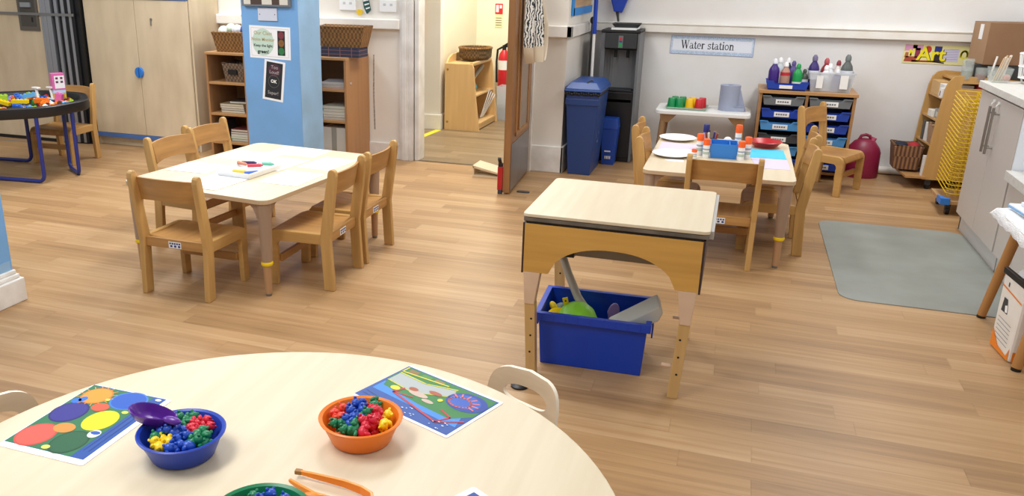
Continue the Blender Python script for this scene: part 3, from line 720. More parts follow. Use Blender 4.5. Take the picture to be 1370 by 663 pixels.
# white crayon tray
r = thing('crayon_tray', 'white shallow tray of crayons in the middle of the worksheet table', 'tray', (-2.455*KT, 3.83*KT, .4918), -.10)
b = B(WHITEP).tub((-.10, -.135, .10, .135), (-.11, -.145, .11, .145), 0, .03, .006); b.box(-.10, -.01, .006, .10, .0, .02); b.build('tray_body', r, bevel=.002)
for k, (dx, dy, hx, a, n) in enumerate(((-.05, .06, '3a2a5a', .3, 'dark purple'), (.02, .02, 'd24a5a', .5, 'red'), (.05, .08, '6fc3a8', .2, 'mint green'), (.03, .09, 'd8d8da', 1.2, 'white'), (-.07, .03, 'd88a6a', -.4, 'peach'), (-.01, -.07, 'e2c23a', .1, 'yellow'), (.06, -.06, '3a62b8', .8, 'blue'))):
    b = B(mat('crayon '+hx, hx, .5)).cyl((-.038, 0, 0), (.03, 0, 0), .009, n=10).cyl((.03, 0, 0), (.043, 0, 0), .008, .003, n=10)
    ca, sa = math.cos(-.10), math.sin(-.10)
    tag(b.build('crayon', loc=(-2.455*KT+ca*dx-sa*dy, 3.83*KT+sa*dx+ca*dy, .4918+.034 if k < 5 else .4918+.016), rot=a), n+' crayon in the white tray on the worksheet table', 'crayon', 'crayons in the tray')

# ------------------------------------------------------------------ craft table things
def plate(x, y, lab):
    b = B(WHITEP).lathe([(.0, .0), (.075, .0), (.085, .004), (.115, .016), (.117, .017), (.114, .019), (.084, .008), (.075, .004), (0, .004)], n=32)
    return tag(b.build('paper_plate', loc=(x*KT, y*KT, .4918)), lab, 'plate', 'paper plates')
sheet('coloured_paper', 'lilac paper at the far left of the craft table under the plates', 'paper', [(-.425, 5.62), (-.20, 5.60), (-.20, 5.24), (-.425, 5.25)], .4602, LILAC)
plate(-.335, 5.74, 'white paper plate further back on the left of the craft table')
plate(-.325, 5.18, 'white paper plate nearer the camera on the left of the craft table')
sheet('paper_scrap', 'cut white paper star between the two plates', 'paper', [(-.28, 5.40), (-.24, 5.42), (-.19, 5.36), (-.22, 5.33), (-.20, 5.28), (-.26, 5.30), (-.29, 5.33)], .4616, WHITE)
sheet('paper_scrap', 'cut white paper corner in front of the nearer plate', 'paper', [(-.36, 5.06), (-.31, 5.085), (-.25, 5.075), (-.245, 5.02), (-.33, 5.02)], .4602, WHITE)
sheet('coloured_paper', 'turquoise paper on the right of the craft table', 'paper', [(.115, 5.61), (.325, 5.62), (.335, 5.33), (.115, 5.32)], .4602, TURQ)
sheet('coloured_paper', 'lilac paper at the near right of the craft table', 'paper', [(.13, 5.31), (.335, 5.32), (.345, 5.03), (.16, 5.02)], .4602, LILAC)
def glue(x, y, lab, h=.115, r=.019, cap=mat('glue orange cap', 'f2621e', .4), body=WHITEP, rot=None, z=.4902):
    x *= KT; y *= KT
    t = thing('glue_stick', lab, 'glue stick', (x, y, z), 0, 'glue sticks on the craft table')
    if rot: t.rotation_euler = rot
    B(body).lathe([(0, 0), (r, 0), (r, h*.68), (0, h*.68)], n=16).m(mat('glue label print', 'b4c6ba', .6)).lathe([(r*1.01, h*.2), (r*1.01, h*.34)], n=16).m(mat('glue label dark', '98a2b8', .6)).lathe([(r*1.01, h*.42), (r*1.01, h*.5)], n=16).build('tube', t)
    B(cap).lathe([(0, h*.68), (r*1.08, h*.68), (r*1.05, h*.97), (r*.9, h), (0, h)], n=16).build('cap', t)
    return t
G = 'orange capped glue stick '
glue(-.172, 5.276, G+'leftmost in the craft table cluster, beside the lilac paper', .128)
glue(-.130, 5.205, G+'just left of the blue caddy, nearer the camera', .112)
glue(.070, 5.205, G+'just right of the blue caddy, nearer the camera', .112)
glue(.105, 5.272, G+'rightmost, beside the turquoise paper', .128)
glue(.046, 5.56, G+'tallest, furthest back beside the red bowl', .15)
glue(-.196, 5.16, G+'small, low at the left front of the craft cluster', .055, .015)
glue(-.149, 5.50, 'navy capped glue stick standing at the back of the craft cluster', .15, .017, mat('navy cap', '1b2470', .4), mat('pale violet body', '9a9ac6', .4))
t = thing('pen_caddy', 'blue rectangular caddy in the middle of the craft table', 'caddy', (-.032*KT, 5.29*KT, .4902), .05)
b = B(mat('caddy blue', '2f7fd2', .4)).tub((-.072, -.075, .072, .075), (-.078, -.08, .078, .08), 0, .085, .005); b.build('caddy_body', t, bevel=.003)
B(mat('caddy blue', '2f7fd2', .4)).box(.03, -.073, .006, .034, .073, .08).build('divider', t)
for k in range(3):
    b = B(mat('yellow sponge', 'f2de6a', .8)).box(-.02, -.02, 0, .02, .02, .035)
    tag(b.build('sponge_block', bevel=.004, loc=((-.066, 5.288, .4902), (.078, 5.255, .4902), (-.045, 5.278, .5255))[k]), 'yellow block '+('on the table behind the blue caddy', 'behind the right hand glue sticks', 'lying on top of another block')[k], 'block')
b = B(mat('crumpled white tissue', 'e9e9ee', .8))
for k in range(7): b.ball((.03*math.cos(k*2.1), .028*math.sin(k*2.1), .03+.014*(k % 3)), (.026, .024, .024), 9)
tag(b.build('crumpled_tissue', loc=(-.0, 5.37, .4902)), 'crumpled white tissue behind the blue caddy', 'tissue')
t = thing('pencil_pot', 'dark green pot of pencils behind the blue caddy', 'pot', (-.11, 5.262, .4902))
B(mat('dark green pot', '14603e', .4)).lathe([(0, 0), (.034, 0), (.038, .075), (.034, .075), (.031, .004), (0, .004)], n=20).build('pot', t)
for k, hx in enumerate(('b0442a', 'd6b07c', '2b2440', '7a3a1c', 'e8d8c0', '40306a')):
    a = k*1.05; b = B(mat('pencil '+hx, hx, .5)).cyl((.012*math.cos(a), .012*math.sin(a), .006), (.034*math.cos(a), .034*math.sin(a), .112+.006*(k % 3)), .006, n=8)
    tag(b.build('pencil', loc=(-.11, 5.262, .4902)), ['brick red', 'tan', 'black', 'brown', 'cream', 'violet'][k]+' pencil in the dark green pot', 'pencil', 'pencils in the pot')
b = B(REDD).lathe([(0, 0), (.06, 0), (.075, .012), (.098, .036), (.102, .038), (.098, .041), (.07, .016), (.05, .008), (0, .008)], n=32)
tag(b.build('red_bowl', loc=(.209, 5.536, .4902)), 'red plastic bowl at the far right of the craft table', 'bowl')

# ------------------------------------------------------------------ sand / light table in the foreground
S = thing('sand_table', 'tall wooden sand table with pale lid and arched yellow front', 'table', (-.361, 3.20, 0))
x0, x1, y0, y1 = -.334, .334, -.305, .303
B(TOPM).prism(rrect(x0, y0, x1, y1, .022), 'z', .650, .662).build('lid', S, bevel=.002)
b = B(mat('worn grey edging', '6a6258', .7, var=.4, vscale=14)).box(x0+.004, y0+.004, .632, x1-.003, y1-.004, .649); b.m(BLACK).box(x0+.012, y0+.012, .620, x1-.02, y1-.012, .633)
b.build('tray_rim', S, bevel=.003)
B(mat('grey hinge rail', 'b9b7b2', .4, metal=.3)).box(x1-.004, y0+.03, .628, x1+.012, y1-.03, .658).build('lid_rail', S, bevel=.002)
def archpanel(ya, yb):
    b = B(SANDY); n = 20; top = .622; zb = .432
    xl, xr = -.325, .315
    A = [(xl, top), (-.232, top)]; Z = [(xl, zb), (-.232, zb)]
    for k in range(n+1):
        u = -1+2*k/n; A.append((.003+.232*u, top)); Z.append((.003+.232*u, zb + .118*(1-abs(u)**2.3)**.6))
    A += [(.235, top), (xr, top)]; Z += [(.235, zb), (xr, zb)]
    return b.strip(A, Z, 'y', ya, yb)
archpanel(-.297, -.279).build('arched_panel', S, smooth=False)
archpanel(.279, .297).build('arched_panel', S, smooth=False)
for xa, xb in ((-.333, -.3255), (.3155, .323)): B(PLUM).box(xa, -.297, .425, xb, .297, .625).build('end_panel', S, bevel=.002)
b = B(mat('grey moulded basin', '7c7468', .5)).tub((-.22, -.2, .22, .2), (-.30, -.27, .30, .27), .485, .62, .006); b.m(BLACK).box(-.2, -.21, .478, -.15, -.18, .5); b.build('basin', S, smooth=False)
for sx in (-1, 1):
    for sy in (-1, 1):
        yA = sy*.297; yB = sy*.252; ya, yb = min(yA, yB), max(yA, yB)
        xo = (-.325 if sx < 0 else .312); w = .066*sx*-1
        b = B(PINKW).prism([(xo, .432), (xo+w, .432), (xo+w*.72, .30), (xo+w*.14, .30)] if True else [], 'y', ya, yb)
        lg = b.build('leg_bracket', S, bevel=.003); plabel(lg, 'pale pinkish wooden bracket')
        xa, xb = sorted((xo+w*.14, xo+w*.82))
        leg = B(SANDL).prism([(xo+w*.14, .305), (xo+w*.76, .305), (xo+w*1.0, 0), (xo+w*.42, 0)], 'y', ya+.004, yb-.002).build('leg', S, bevel=.002)
        b = B(DARK)
        for z in (.10, .17, .24):
            for q in (-1,): b.cyl((xo+w*.6, ya+.0035, z), (xo+w*.6, ya+.008, z), .0045, n=8)
        b.build('peg_hole', leg)
        if sx > 0: B(PINKW).cyl((xo+w*.95, ya+.02, .125 if sy < 0 else .10), (xo+w*.95-.035, ya+.02, .125 if sy < 0 else .10), .008, n=10).build('peg', leg)
# blue crate under it
K = thing('storage_crate', 'royal blue plastic crate of toys under the sand table', 'crate', (-.435, 3.165, 0), .045)
b = B(BLUEK).tub((-.200, -.125, .200, .125), (-.212, -.145, .212, .145), 0, .222, .006)
b.build('crate_body', K, bevel=.003)
b = B(BLUEK); n = [(-.226, -.16), (.226, -.16), (.226, .16), (-.226, .16)]; q = [(-.205, -.138), (.205, -.138), (.205, .138), (-.205, .138)]
for k in range(4):
    j = (k+1) % 4
    b.prism([n[k], n[j], q[j], q[k]], 'z', .200, .232)
for x in (-.232, .226): b.box(x-.0, -.06, .14, x+.006, .06, .2)
for k in range(9): b.box(-.20+.048*k, -.1615, .202, -.196+.048*k, -.16, .23)
b.build('rim', K, bevel=.002)
def kp(dx, dy, z):
    ca, sa = math.cos(.045), math.sin(.045); return (-.435+ca*dx-sa*dy, 3.165+sa*dx+ca*dy, z)
b = B(LIME).lathe([(0, .085), (.03, .083), (.06, .07), (.078, .04), (.084, 0), (.079, 0), (.06, .06), (0, .078)], n=28)
tag(b.build('toy_bowl', loc=kp(-.07, -.015, .145), rot=(.3, -.2, 0)), 'lime green bowl upturned in the blue crate', 'bowl')
b = B(YEL).lathe([(0, 0), (.04, 0), (.055, .035), (.05, .035), (0, .008)], n=24); tag(b.build('toy_dish', loc=kp(-.135, -.06, .16), rot=(.2, .1, 0)), 'yellow dish in the left of the blue crate', 'dish')
b = B(YEL).box(-.011, -.005, 0, .011, .005, .09).m(DARK).cyl((0, -.0055, .078), (0, -.0045, .078), .004, n=8); tag(b.build('toy_spatula', bevel=.002, loc=kp(-.112, .02, .155), rot=(.1, -.25, .3)), 'yellow toy handle standing up in the blue crate', 'toy')
b = B(YEL).ball((0, 0, 0), (.016, .016, .03), 10); tag(b.build('toy_peg', loc=kp(-.175, .015, .19), rot=(0, -.5, 0)), 'small yellow toy at the left corner of the blue crate', 'toy')
b = B(mat('grey green toy', '7d8c8c', .5)).ball((0, 0, 0), (.03, .03, .025), 12); tag(b.build('toy_ball', loc=kp(-.148, .05, .175)), 'grey green round toy in the blue crate', 'toy')
b = B(PUR).prism([(.024*math.cos(k*PI/8)*(1 if k < 9 else .75), .045*math.sin(k*PI/8)) for k in range(16)], 'y', -.008, .008); o = b.build('toy_scoop', bevel=.003, loc=kp(.065, .04, .185), rot=(-.1, .2, .2)); o.data.materials[0] = mat('mauve plastic', '7c6496', .45); tag(o, 'mauve toy scoop in the blue crate', 'toy')
b = B(mat('murky clear tube', 'bdb5a4', .3, alpha=.9)); b.tube([(-.62, 3.30, .40), (-.58, 3.26, .325), (-.52, 3.20, .24), (-.45, 3.155, .175), (-.40, 3.13, .14)], .017, n=12)
tag(b.build('water_pipe'), 'long grey clear pipe leaning out of the blue crate', 'pipe')
b = B(mat('cloudy clear scoop', 'c4c5be', .3, alpha=.85)).prism([(-.10, -.012), (.10, .02), (.125, .05), (.118, .085), (-.09, .03)], 'y', -.055, .055)
tag(b.build('clear_scoop', bevel=.006, loc=kp(.155, -.055, .185), rot=(.1, -.33, .15)), 'cloudy clear scoop sticking out of the right end of the blue crate', 'scoop')
b = B(BLACK).lathe([(0, 0), (.034, 0), (.034, .006), (.024, .012), (0, .012)], n=20).m(STEEL).lathe([(0, .012), (.012, .012), (.010, .018), (0, .018)], n=14)
tag(b.build('floor_castor', loc=(-.655, 2.80, 0)), 'small black disc on the floor by the sand table leg', 'disc')

# ------------------------------------------------------------------ round table in the foreground
TC = (-.775, 1.128); R0 = .713
T = thing('round_table', 'large round pale maple table in the foreground', 'table', (TC[0], TC[1], 0))
b = B(TOPM).prism([(R0*math.cos(2*PI*k/96), R0*math.sin(2*PI*k/96)) for k in range(96)], 'z', .506, .53)
b.build('tabletop', T, bevel=.004)
for k in range(4):
    a = PI/4+k*PI/2; x, y = .48*math.cos(a), .48*math.sin(a)
    B(LEGM).lathe([(.0, .0), (.022, 0), (.024, .18), (.030, .40), (.036, .506), (0, .506)], (x, y, 0), 18).build('leg', T)
def hole_chair(lab, x, y, rz):
    t = thing('stacking_chair', lab, 'chair', (x, y, 0), rz, 'pale plywood chairs at the round table')
    m = wood('pale birch ply', 'd9c3a6', 'x', .10); e = mat('birch ply edge', 'efe4d0', .6)
    # curved back shell with an oval hand hole (front is +y)
    n = 40; w = .112; zc, rx, rz_ = .482, .070, .024
    vs = []; fs = []
    def outer(a):
        c, s_ = math.cos(a), math.sin(a)
        X = w*math.copysign(abs(c)**.33, c); Z = .445+.105*math.copysign(abs(s_)**.5, s_)
        if s_ > 0: Z -= .012*(X/w)**2
        return X, Z
    def pt(X, Z, off): return (X, -.17 - .03*(Z-.30)/.25 - .028*(1-(X/w)**2)*.9 - off, Z)
    for off in (0, .011):
        for k in range(n):
            a = 2*PI*k/n; X, Z = outer(a); vs.append(pt(X, Z, off))
        for k in range(n):
            a = 2*PI*k/n; X, Z = outer(a); vs.append(pt(X*.8+.2*rx*math.cos(a), (Z*.55+.45*(zc+rz_*math.sin(a))), off))
        for k in range(n):
            a = 2*PI*k/n; vs.append(pt(rx*math.copysign(abs(math.cos(a))**.7, math.cos(a)), zc+rz_*math.sin(a), off))
    for l0 in (0, 3*n):
        for ring in (0, 1):
            for k in range(n): fs.append((l0+ring*n+k, l0+ring*n+(k+1) % n, l0+(ring+1)*n+(k+1) % n, l0+(ring+1)*n+k))
    b = B(m).add(vs, fs); b.m(e)
    b2 = []
    for k in range(n):
        j = (k+1) % n; b2 += [(k, j, 3*n+j, 3*n+k), (2*n+k, 5*n+k, 5*n+j, 2*n+j)]
    b.add(vs, b2); bmesh.ops.remove_doubles(b.bm, verts=b.bm.verts, dist=1e-5)
    b.build('backrest', t)
    b = B(m); q = rrect(-.15, -.15, .15, .15, .05); b.prism(q, 'z', .29, .302); b.build('seat', t, bevel=.003)
    for sx in (-1, 1):
        B(m).prism([(-.165, .0), (-.135, 0), (-.14, .29), (-.165, .42), (-.188, .42), (-.175, .29)], 'x', sx*.115-.012, sx*.115+.012).build('back_leg', t, bevel=.002)
        B(m).prism([(.11, .0), (.14, 0), (.13, .29), (.09, .29)], 'x', sx*.125-.012, sx*.125+.012).build('front_leg', t, bevel=.002)
    return t
hole_chair('pale plywood chair with oval hand hole at the far right of the round table', -.505, 1.655, math.radians(155))
hole_chair('pale plywood chair cut by the left edge of view beside the round table', -1.352, 1.205, math.radians(-106))

# picture mats on the round table
def Z3(p, c): return (p[0]-c[0], p[1]-c[1])
def card(name, lab, cx, cy, w, l, rz, art):
    b = B(WHITE).prism(rrect(-w/2, -l/2, w/2, l/2, .006, 3), 'z', 0, .0012)
    art(b); return tag(b.build(name, smooth=False, loc=(cx, cy, .5302), rot=rz), lab, 'activity card', 'activity cards on the round table')
Gm = mat('print green', '2a7048', .55); Bm = mat('print blue', '1f4e9e', .55)
def pm(h): return mat('print '+h, h, .55)
def art1(b):          # w along u (0.245), l along v (0.31): portrait, blue band on +u side... local x right, y away
    w, l = .235, .31
    b.m(Bm).flat([(-.112, -.130), (.100, -.130), (.100, .146), (-.112, .146)], .0014)
    b.m(Gm).flat([(-.111, -.129), (.066, -.129), (.066, .143), (-.111, .143)], .0016)
    for (u, v, ru, rv, h, h2) in ((-.068, -.085, .043, .047, 'e2584a', 'c84a40'), (.022, -.085, .040, .047, '1f5a38', '17472c'), (-.072, .018, .042, .047, '2f2a86', '241f68'), (.022, .012, .038, .045, 'f5ee12', 'd8d010'), (-.066, .102, .038, .038, 'f0952e', 'd87a20'), (.022, .108, .046, .042, '1d56b8', '3a7ad6')):
        b.m(pm(h2)).ell(u, v, ru, rv, .0018); b.m(pm(h)).ell(u, v, ru*.9, rv*.9, .0020)
    b.m(pm('f0952e'))
    for k in range(16):
        a = 2*PI*k/16; b.line([(-.066+.038*math.cos(a), .102+.038*math.sin(a)), (-.066+.048*math.cos(a), .102+.048*math.sin(a))], .002, .0019)
    for (u, v, ru, rv, h) in ((-.02, .060, .022, .018, 'd8563a'), (-.03, -.042, .026, .020, 'e08a3a'), (-.095, .066, .012, .012, '2a6ed0'), (-.085, .078, .010, .012, '2a6ed0'), (.050, -.04, .014, .016, 'f0f2f4'), (-.028, .095, .006, .005, 'f2e85a'), (.05, .06, .008, .006, 'f2e85a'), (-.01, -.118, .010, .008, 'd8d060'), (.085, .135, .008, .005, 'f0f2f4')):
        b.m(pm(h)).ell(u, v, ru, rv, .0022)
    b.m(pm('2457ae')).ell(.050, -.036, .012, .007, .0024)
    b.m(pm('1a3a80')).line([(.075, -.10), (.075, .06)], .0025, .0018).line([(.088, -.10), (.088, .10)], .002, .0018)
def art2(b):          # landscape: l along u
    b.m(Bm).flat([(-.150, -.098), (.142, -.098), (.142, .098), (-.150, .098)], .0014)
    b.m(pm('3a86d8')).flat([(-.14, -.046), (.135, -.060), (.12, -.02), (-.14, -.0)], .0016)
    b.m(pm('2c7a3c')).flat([(-.13, -.018), (.0, -.035), (.10, -.040), (.138, .0), (.138, .094), (-.145, .094), (-.145, .02)], .0017)
    b.m(pm('aab2b2')).flat([(-.14, .012), (-.05, .0), (.04, .045), (.03, .075), (-.05, .05), (-.14, .055)], .0019)
    b.m(pm('d8d23a')).line([(-.14, .058), (-.05, .053), (.03, .079)], .004, .0021).line([(-.14, .010), (-.05, -.002), (.04, .042)], .003, .0021)
    b.m(pm('e0d84a')).line([(-.142, .092), (-.142, .066), (.0, .080)], .004, .0022)
    for k in range(3): b.m(pm(('8a6a3c', '4f8a3a', '9a7a4a')[k])).flat([(-.13+.042*k, .066+.004*k), (-.10+.042*k, .067+.004*k), (-.10+.042*k, .088), (-.13+.042*k, .088)], .0021)
    b.m(pm('1c3f9a')).ell(.085, .045, .055, .042, .0021)
    b.m(pm('2a59b8')).ell(.080, .045, .043, .031, .0023)
    b.m(pm('e2746a')); b.line([(.072+.030*math.cos(k*PI/10), .036+.022*math.sin(k*PI/10)) for k in range(21)], .005, .0025)
    for k in range(7):
        a = -.3+k*.45; b.line([(.072+.032*math.cos(a), .036+.024*math.sin(a)), (.072+.05*math.cos(a), .036+.038*math.sin(a))], .004, .0025)
    b.m(pm('b8323c')).line([(-.075, .0), (-.085, -.03), (.085, -.072), (.135, -.030)], .006, .0025).line([(-.085, -.03), (-.03, -.02)], .004, .0025).line([(.06, -.02), (.10, -.035), (.085, -.070)], .005, .0025)
    b.m(pm('d8d23a')).ell(-.095, -.012, .014, .010, .0026).ell(.03, .012, .007, .007, .0026)
    b.m(pm('c8b0a0')).ell(-.03, .0, .03, .010, .0024).ell(.01, -.012, .018, .007, .0024); b.m(pm('a8563a')).ell(-.055, .012, .014, .008, .0025).ell(.0, .03, .02, .008, .0025)
    b.m(pm('16345f')).line([(-.14, -.065), (-.05, -.078)], .0025, .0018).line([(-.14, -.078), (-.08, -.086)], .0025, .0018)
    random.seed(4); b.m(pm('dfe8f4'))
    for k in range(26): b.ell(random.uniform(-.08, .13), random.uniform(-.094, -.06), random.uniform(.001, .004), random.uniform(.001, .002), .0028, n=7)
card('activity_card', 'white bordered card with coloured ovals on green, left of the blue bowl', -1.295, 1.298, .228, .296, 0, art1)
card('activity_card', 'blue laminated map card with a red path behind the orange bowl', -.615, 1.668, .300, .212, math.radians(-21), art2)
def art3(b): b.m(Bm).flat([(-.13, -.092), (.13, -.092), (.13, .092), (-.13, .092)], .0014).m(Gm).flat([(-.12, -.085), (.12, -.085), (.12, .05), (-.12, .05)], .0016)
card('activity_card', 'blue card corner just showing at the bottom edge of view', -.330, 1.200, .29, .21, math.radians(-30), art3)

# bowls with bear counters
def bowl(lab, x, y, m):
    b = B(m).lathe([(0, 0), (.060, 0), (.066, .004), (.086, .052), (.091, .054), (.092, .057), (.089, .059), (.083, .056), (.062, .008), (0, .006)], n=40)
    return tag(b.build('counting_bowl', loc=(x, y, .5302)), lab, 'bowl', 'counting bowls')
bowl('deep blue plastic bowl of bear counters on the round table', -1.015, 1.262, mat('bowl blue', '1d3fae', .38))
bowl('orange plastic bowl of bear counters on the round table', -.688, 1.448, mat('bowl orange', 'ee7d1c', .38))
bowl('green plastic bowl cut by the bottom edge of view', -.712, 1.075, mat('bowl green', '0c7a4c', .38))
def bear_mesh(m):
    b = B(m); k = .0142; o = -1.5*k
    b.ball((0, 0, .95*k+o), (.92*k, .82*k, 1.05*k), 12).ball((0, .1*k, 2.15*k+o), (.76*k, .72*k, .68*k), 12)
    for s in (-1, 1):
        b.ball((s*.55*k, 0, 2.72*k+o), (.28*k, .2*k, .28*k), 8).ball((s*.85*k, .4*k, 1.35*k+o), (.34*k, .52*k, .34*k), 8).ball((s*.5*k, .65*k, .35*k+o), (.38*k, .6*k, .36*k), 8)
    b.ball((0, .75*k, 2.02*k+o), (.3*k, .25*k, .25*k), 8)
    return b
BEARC = {'red': 'd41f3a', 'blue': '1a4bb4', 'green': '117a4e', 'yellow': 'f6d018', 'orange red': 'e8432c', 'purple': '48269a'}
protos = {}
def bears(cx, cy, bowlname, layout, seed):
    random.seed(seed)
    for (dx, dy, dz, c) in layout:
        loc = (cx+dx, cy+dy, .5302+dz); rot = (random.uniform(-1.2, 1.2), random.uniform(-1.2, 1.2), random.uniform(0, 6.28))
        lab = c+' bear counter heaped in the '+bowlname+' bowl'
        if c not in protos:
            o = bear_mesh(mat('bear '+c, BEARC[c], .35)).build('bear_counter', loc=loc, rot=rot); protos[c] = o; tag(o, lab, 'counter', c+' bears in the '+bowlname+' bowl')
        else:
            o = protos[c].copy(); C.objects.link(o); o.location = loc; o.rotation_euler = rot; o['label'] = lab; o['group'] = c+' bears in the '+bowlname+' bowl'
def heap(seed, n, colour_at, top=.052):
    random.seed(seed); out = []
    pts = []
    tries = 0
    while len(pts) < n and tries < 4000:
        tries += 1
        a = random.uniform(0, 2*PI); r = .058*math.sqrt(random.random()); p = (r*math.cos(a), r*math.sin(a))
        if all((p[0]-q[0])**2+(p[1]-q[1])**2 > .0195**2 for q in pts): pts.append(p)
    for x, y in pts:
        z = top + .005 - .25*(x*x+y*y)**.5*.35 + random.uniform(-.004, .004)
        out.append((x, y, z, colour_at(x, y)))
    for k in range(int(n*.55)):      # lower layer fills the gaps
        a = random.uniform(0, 2*PI); r = .040*math.sqrt(random.random())
        x, y = r*math.cos(a), r*math.sin(a); out.append((x, y, .026+random.uniform(0, .006), colour_at(x, y)))
    return out
def col_orange(x, y):
    if x < -.036: return random.choice(('orange red', 'red', 'red'))
    if x < .0: return random.choice(('blue', 'blue', 'blue', 'green'))
    if x < .04: return random.choice(('red', 'red', 'green', 'green', 'red'))
    return random.choice(('yellow', 'yellow', 'yellow', 'purple', 'red'))
def col_blue(x, y):
    if y > .005 and x > .0: return random.choice(('red', 'red', 'red', 'green'))
    if x > .04: return random.choice(('green', 'red'))
    if y > .02: return random.choice(('green', 'yellow', 'green'))
    if x < -.05: return random.choice(('red', 'green'))
    return random.choice(('blue', 'blue', 'blue', 'blue', 'yellow', 'green'))
bears(-.688, 1.448, 'orange', heap(11, 27, col_orange), 3)
bears(-1.015, 1.262, 'blue', heap(5, 26, col_blue, .050), 5)
bears(-.712, 1.075, 'green', heap(9, 22, lambda x, y: random.choice(('blue', 'green', 'green', 'blue'))), 8)
# purple scoop resting on the blue bowl
b = B(PUR); n = 28; vs = []; fs = []
prof = [(0.0, -.020), (.55, -.018), (.86, -.009), (1.02, .008), (1.03, .012), (.97, .0135), (.90, .010), (.78, -.004), (.5, -.013), (0.0, -.015)]
for r, z in prof:
    for k in range(n):
        a = 2*PI*k/n; vs.append((.056*r*math.cos(a), .023*r*math.sin(a)*(1-.22*math.cos(a)), z))
for j in range(len(prof)-1):
    for k in range(n): fs.append((j*n+k, j*n+(k+1) % n, (j+1)*n+(k+1) % n, (j+1)*n+k))
b.add(vs, fs); bmesh.ops.remove_doubles(b.bm, verts=b.bm.verts, dist=1e-5)
b.ball((.052, -.010, .010), (.022, .010, .008), 12)
tag(b.build('scoop_tongs', loc=(-1.082, 1.262, .5302+.077), rot=(.16, .06, .05)), 'purple scoop resting across the left rim of the blue bowl', 'scoop')
# orange tweezers
b = B(mat('tweezer orange', 'f08a12', .3))
def ribbon(path, w, th):
    vs = []; fs = []
    for i, (p, ww) in enumerate(zip(path, w)):
        p = Vector(p); a = Vector(path[max(0, i-1)]); c = Vector(path[min(len(path)-1, i+1)]); d = (c-a).normalized(); nn = Vector((-d.y, d.x, 0)).normalized()
        for s1, s2 in ((1, 1), (1, -1), (-1, -1), (-1, 1)): vs.append(p+nn*th/2*s1+Vector((0, 0, ww/2*s2)))
    for i in range(len(path)-1):
        for k in range(4): fs.append((i*4+k, i*4+(k+1) % 4, i*4+4+(k+1) % 4, i*4+4+k))
    fs += [(3, 2, 1, 0), tuple(range(len(path)*4-4, len(path)*4))]
    b.add(vs, fs)
U = [(-.105, .052, 0), (-.06, .045, 0), (0, .035, 0), (.04, .022, 0), (.066, .006, 0), (.074, -.012, 0), (.066, -.028, 0), (.04, -.032, 0), (0, -.026, 0), (-.04, -.018, 0), (-.075, .0, 0), (-.108, .020, 0)]
ribbon(U, [.008, .013, .016, .018, .019, .019, .019, .018, .017, .016, .013, .007], .0065)
b.ball((-.035, -.024, .002), (.030, .009, .009), 12)
b.m(mat('tweezer brown tip', '9a6a22', .5)).box(-.109, .046, -.0045, -.094, .057, .0045)
o = b.build('tweezers', bevel=.0015, loc=(-.638, 1.232, .5302+.013), rot=(0, 0, .12)); tag(o, 'large orange plastic tweezers beside the green bowl', 'tweezers')

# ------------------------------------------------------------------ water station
Wt = thing('water_table', 'small white topped table below the water station sign', 'table', (-.235, 7.10, 0))
b = B(mat('white laminate top', 'e9e9e6', .35)).prism(rrect(-.365, -.215, .365, .215, .05), 'z', .45, .482); b.build('tabletop', Wt, bevel=.006)
for sx in (-1, 1):
    for sy in (-1, 1):
        b = B(wood('dull beech leg', '9a7a58', 'z', .1)).cyl((sx*.33, sy*.185, 0), (sx*.295, sy*.165, .45), .019, .026, n=14).frus((sx*.285-.03, sy*.16-.03, sx*.285+.03, sy*.16+.03), (sx*.26-.065, sy*.15-.05, sx*.26+.065, sy*.15+.05), .385, .45)
        b.build('leg', Wt)
r = thing('cup_tray', 'pale green tray on the white water table', 'tray', (-.365, 7.08, .4825), -.02)
b = B(mat('tray sage', '9fb8a4', .45)).tub((-.15, -.115, .15, .115), (-.165, -.13, .165, .13), 0, .018, .006); b.build('tray_body', r, bevel=.003)
cupz = .4825+.006
for c, hx, spots in (('green', '0f8a4c', ((-.485, 7.02), (-.425, 7.025), (-.465, 7.12), (-.405, 7.125))), ('yellow', 'eebc12', ((-.345, 7.03), (-.325, 7.12))), ('red', 'c4202c', ((-.272, 7.035), (-.25, 7.12)))):
    for k, (x, y) in enumerate(spots):
        b = B(mat('cup '+c, hx, .35)).lathe([(0, .078), (.025, .078), (.0275, .074), (.034, .004), (.034, 0), (.031, 0), (.026, .07), (0, .072)], n=20)
        tag(b.build('beaker', loc=(x, y, cupz)), ('front' if k == 0 else ('front right' if k == 1 and c == 'green' else ('back' if k < 3 and c != 'green' else ('back left' if k == 2 else 'back right'))))+' upturned '+c+' beaker on the tray', 'cup', 'beakers on the tray')
b = B(mat('blue grey paper towel', '9aa2b8', .8, bump=.2, bscale=150)).lathe([(.022, .0), (.078, 0), (.078, .20), (.022, .20), (.022, .0)], n=32)
b.prism([(.0, -.078), (.12, -.06), (.118, -.058), (.0, -.075)], 'z', .0, .03).prism([(.05, -.060), (.075, -.02), (.125, -.045), (.12, -.05)], 'z', 0, .04)
b.add([(.078, 0, .0), (.072, -.03, .0), (.135, -.03, 0), (.072, 0, .185), (.07, -.028, .185), (.082, -.02, .16)], [(1, 2, 5, 4), (0, 3, 5, 2), (0, 2, 1), (3, 4, 5), (0, 1, 4, 3)])
tag(b.build('paper_towel_roll', loc=(-.045, 7.10, .4825)), 'thick blue grey paper towel roll on the water table', 'paper roll')
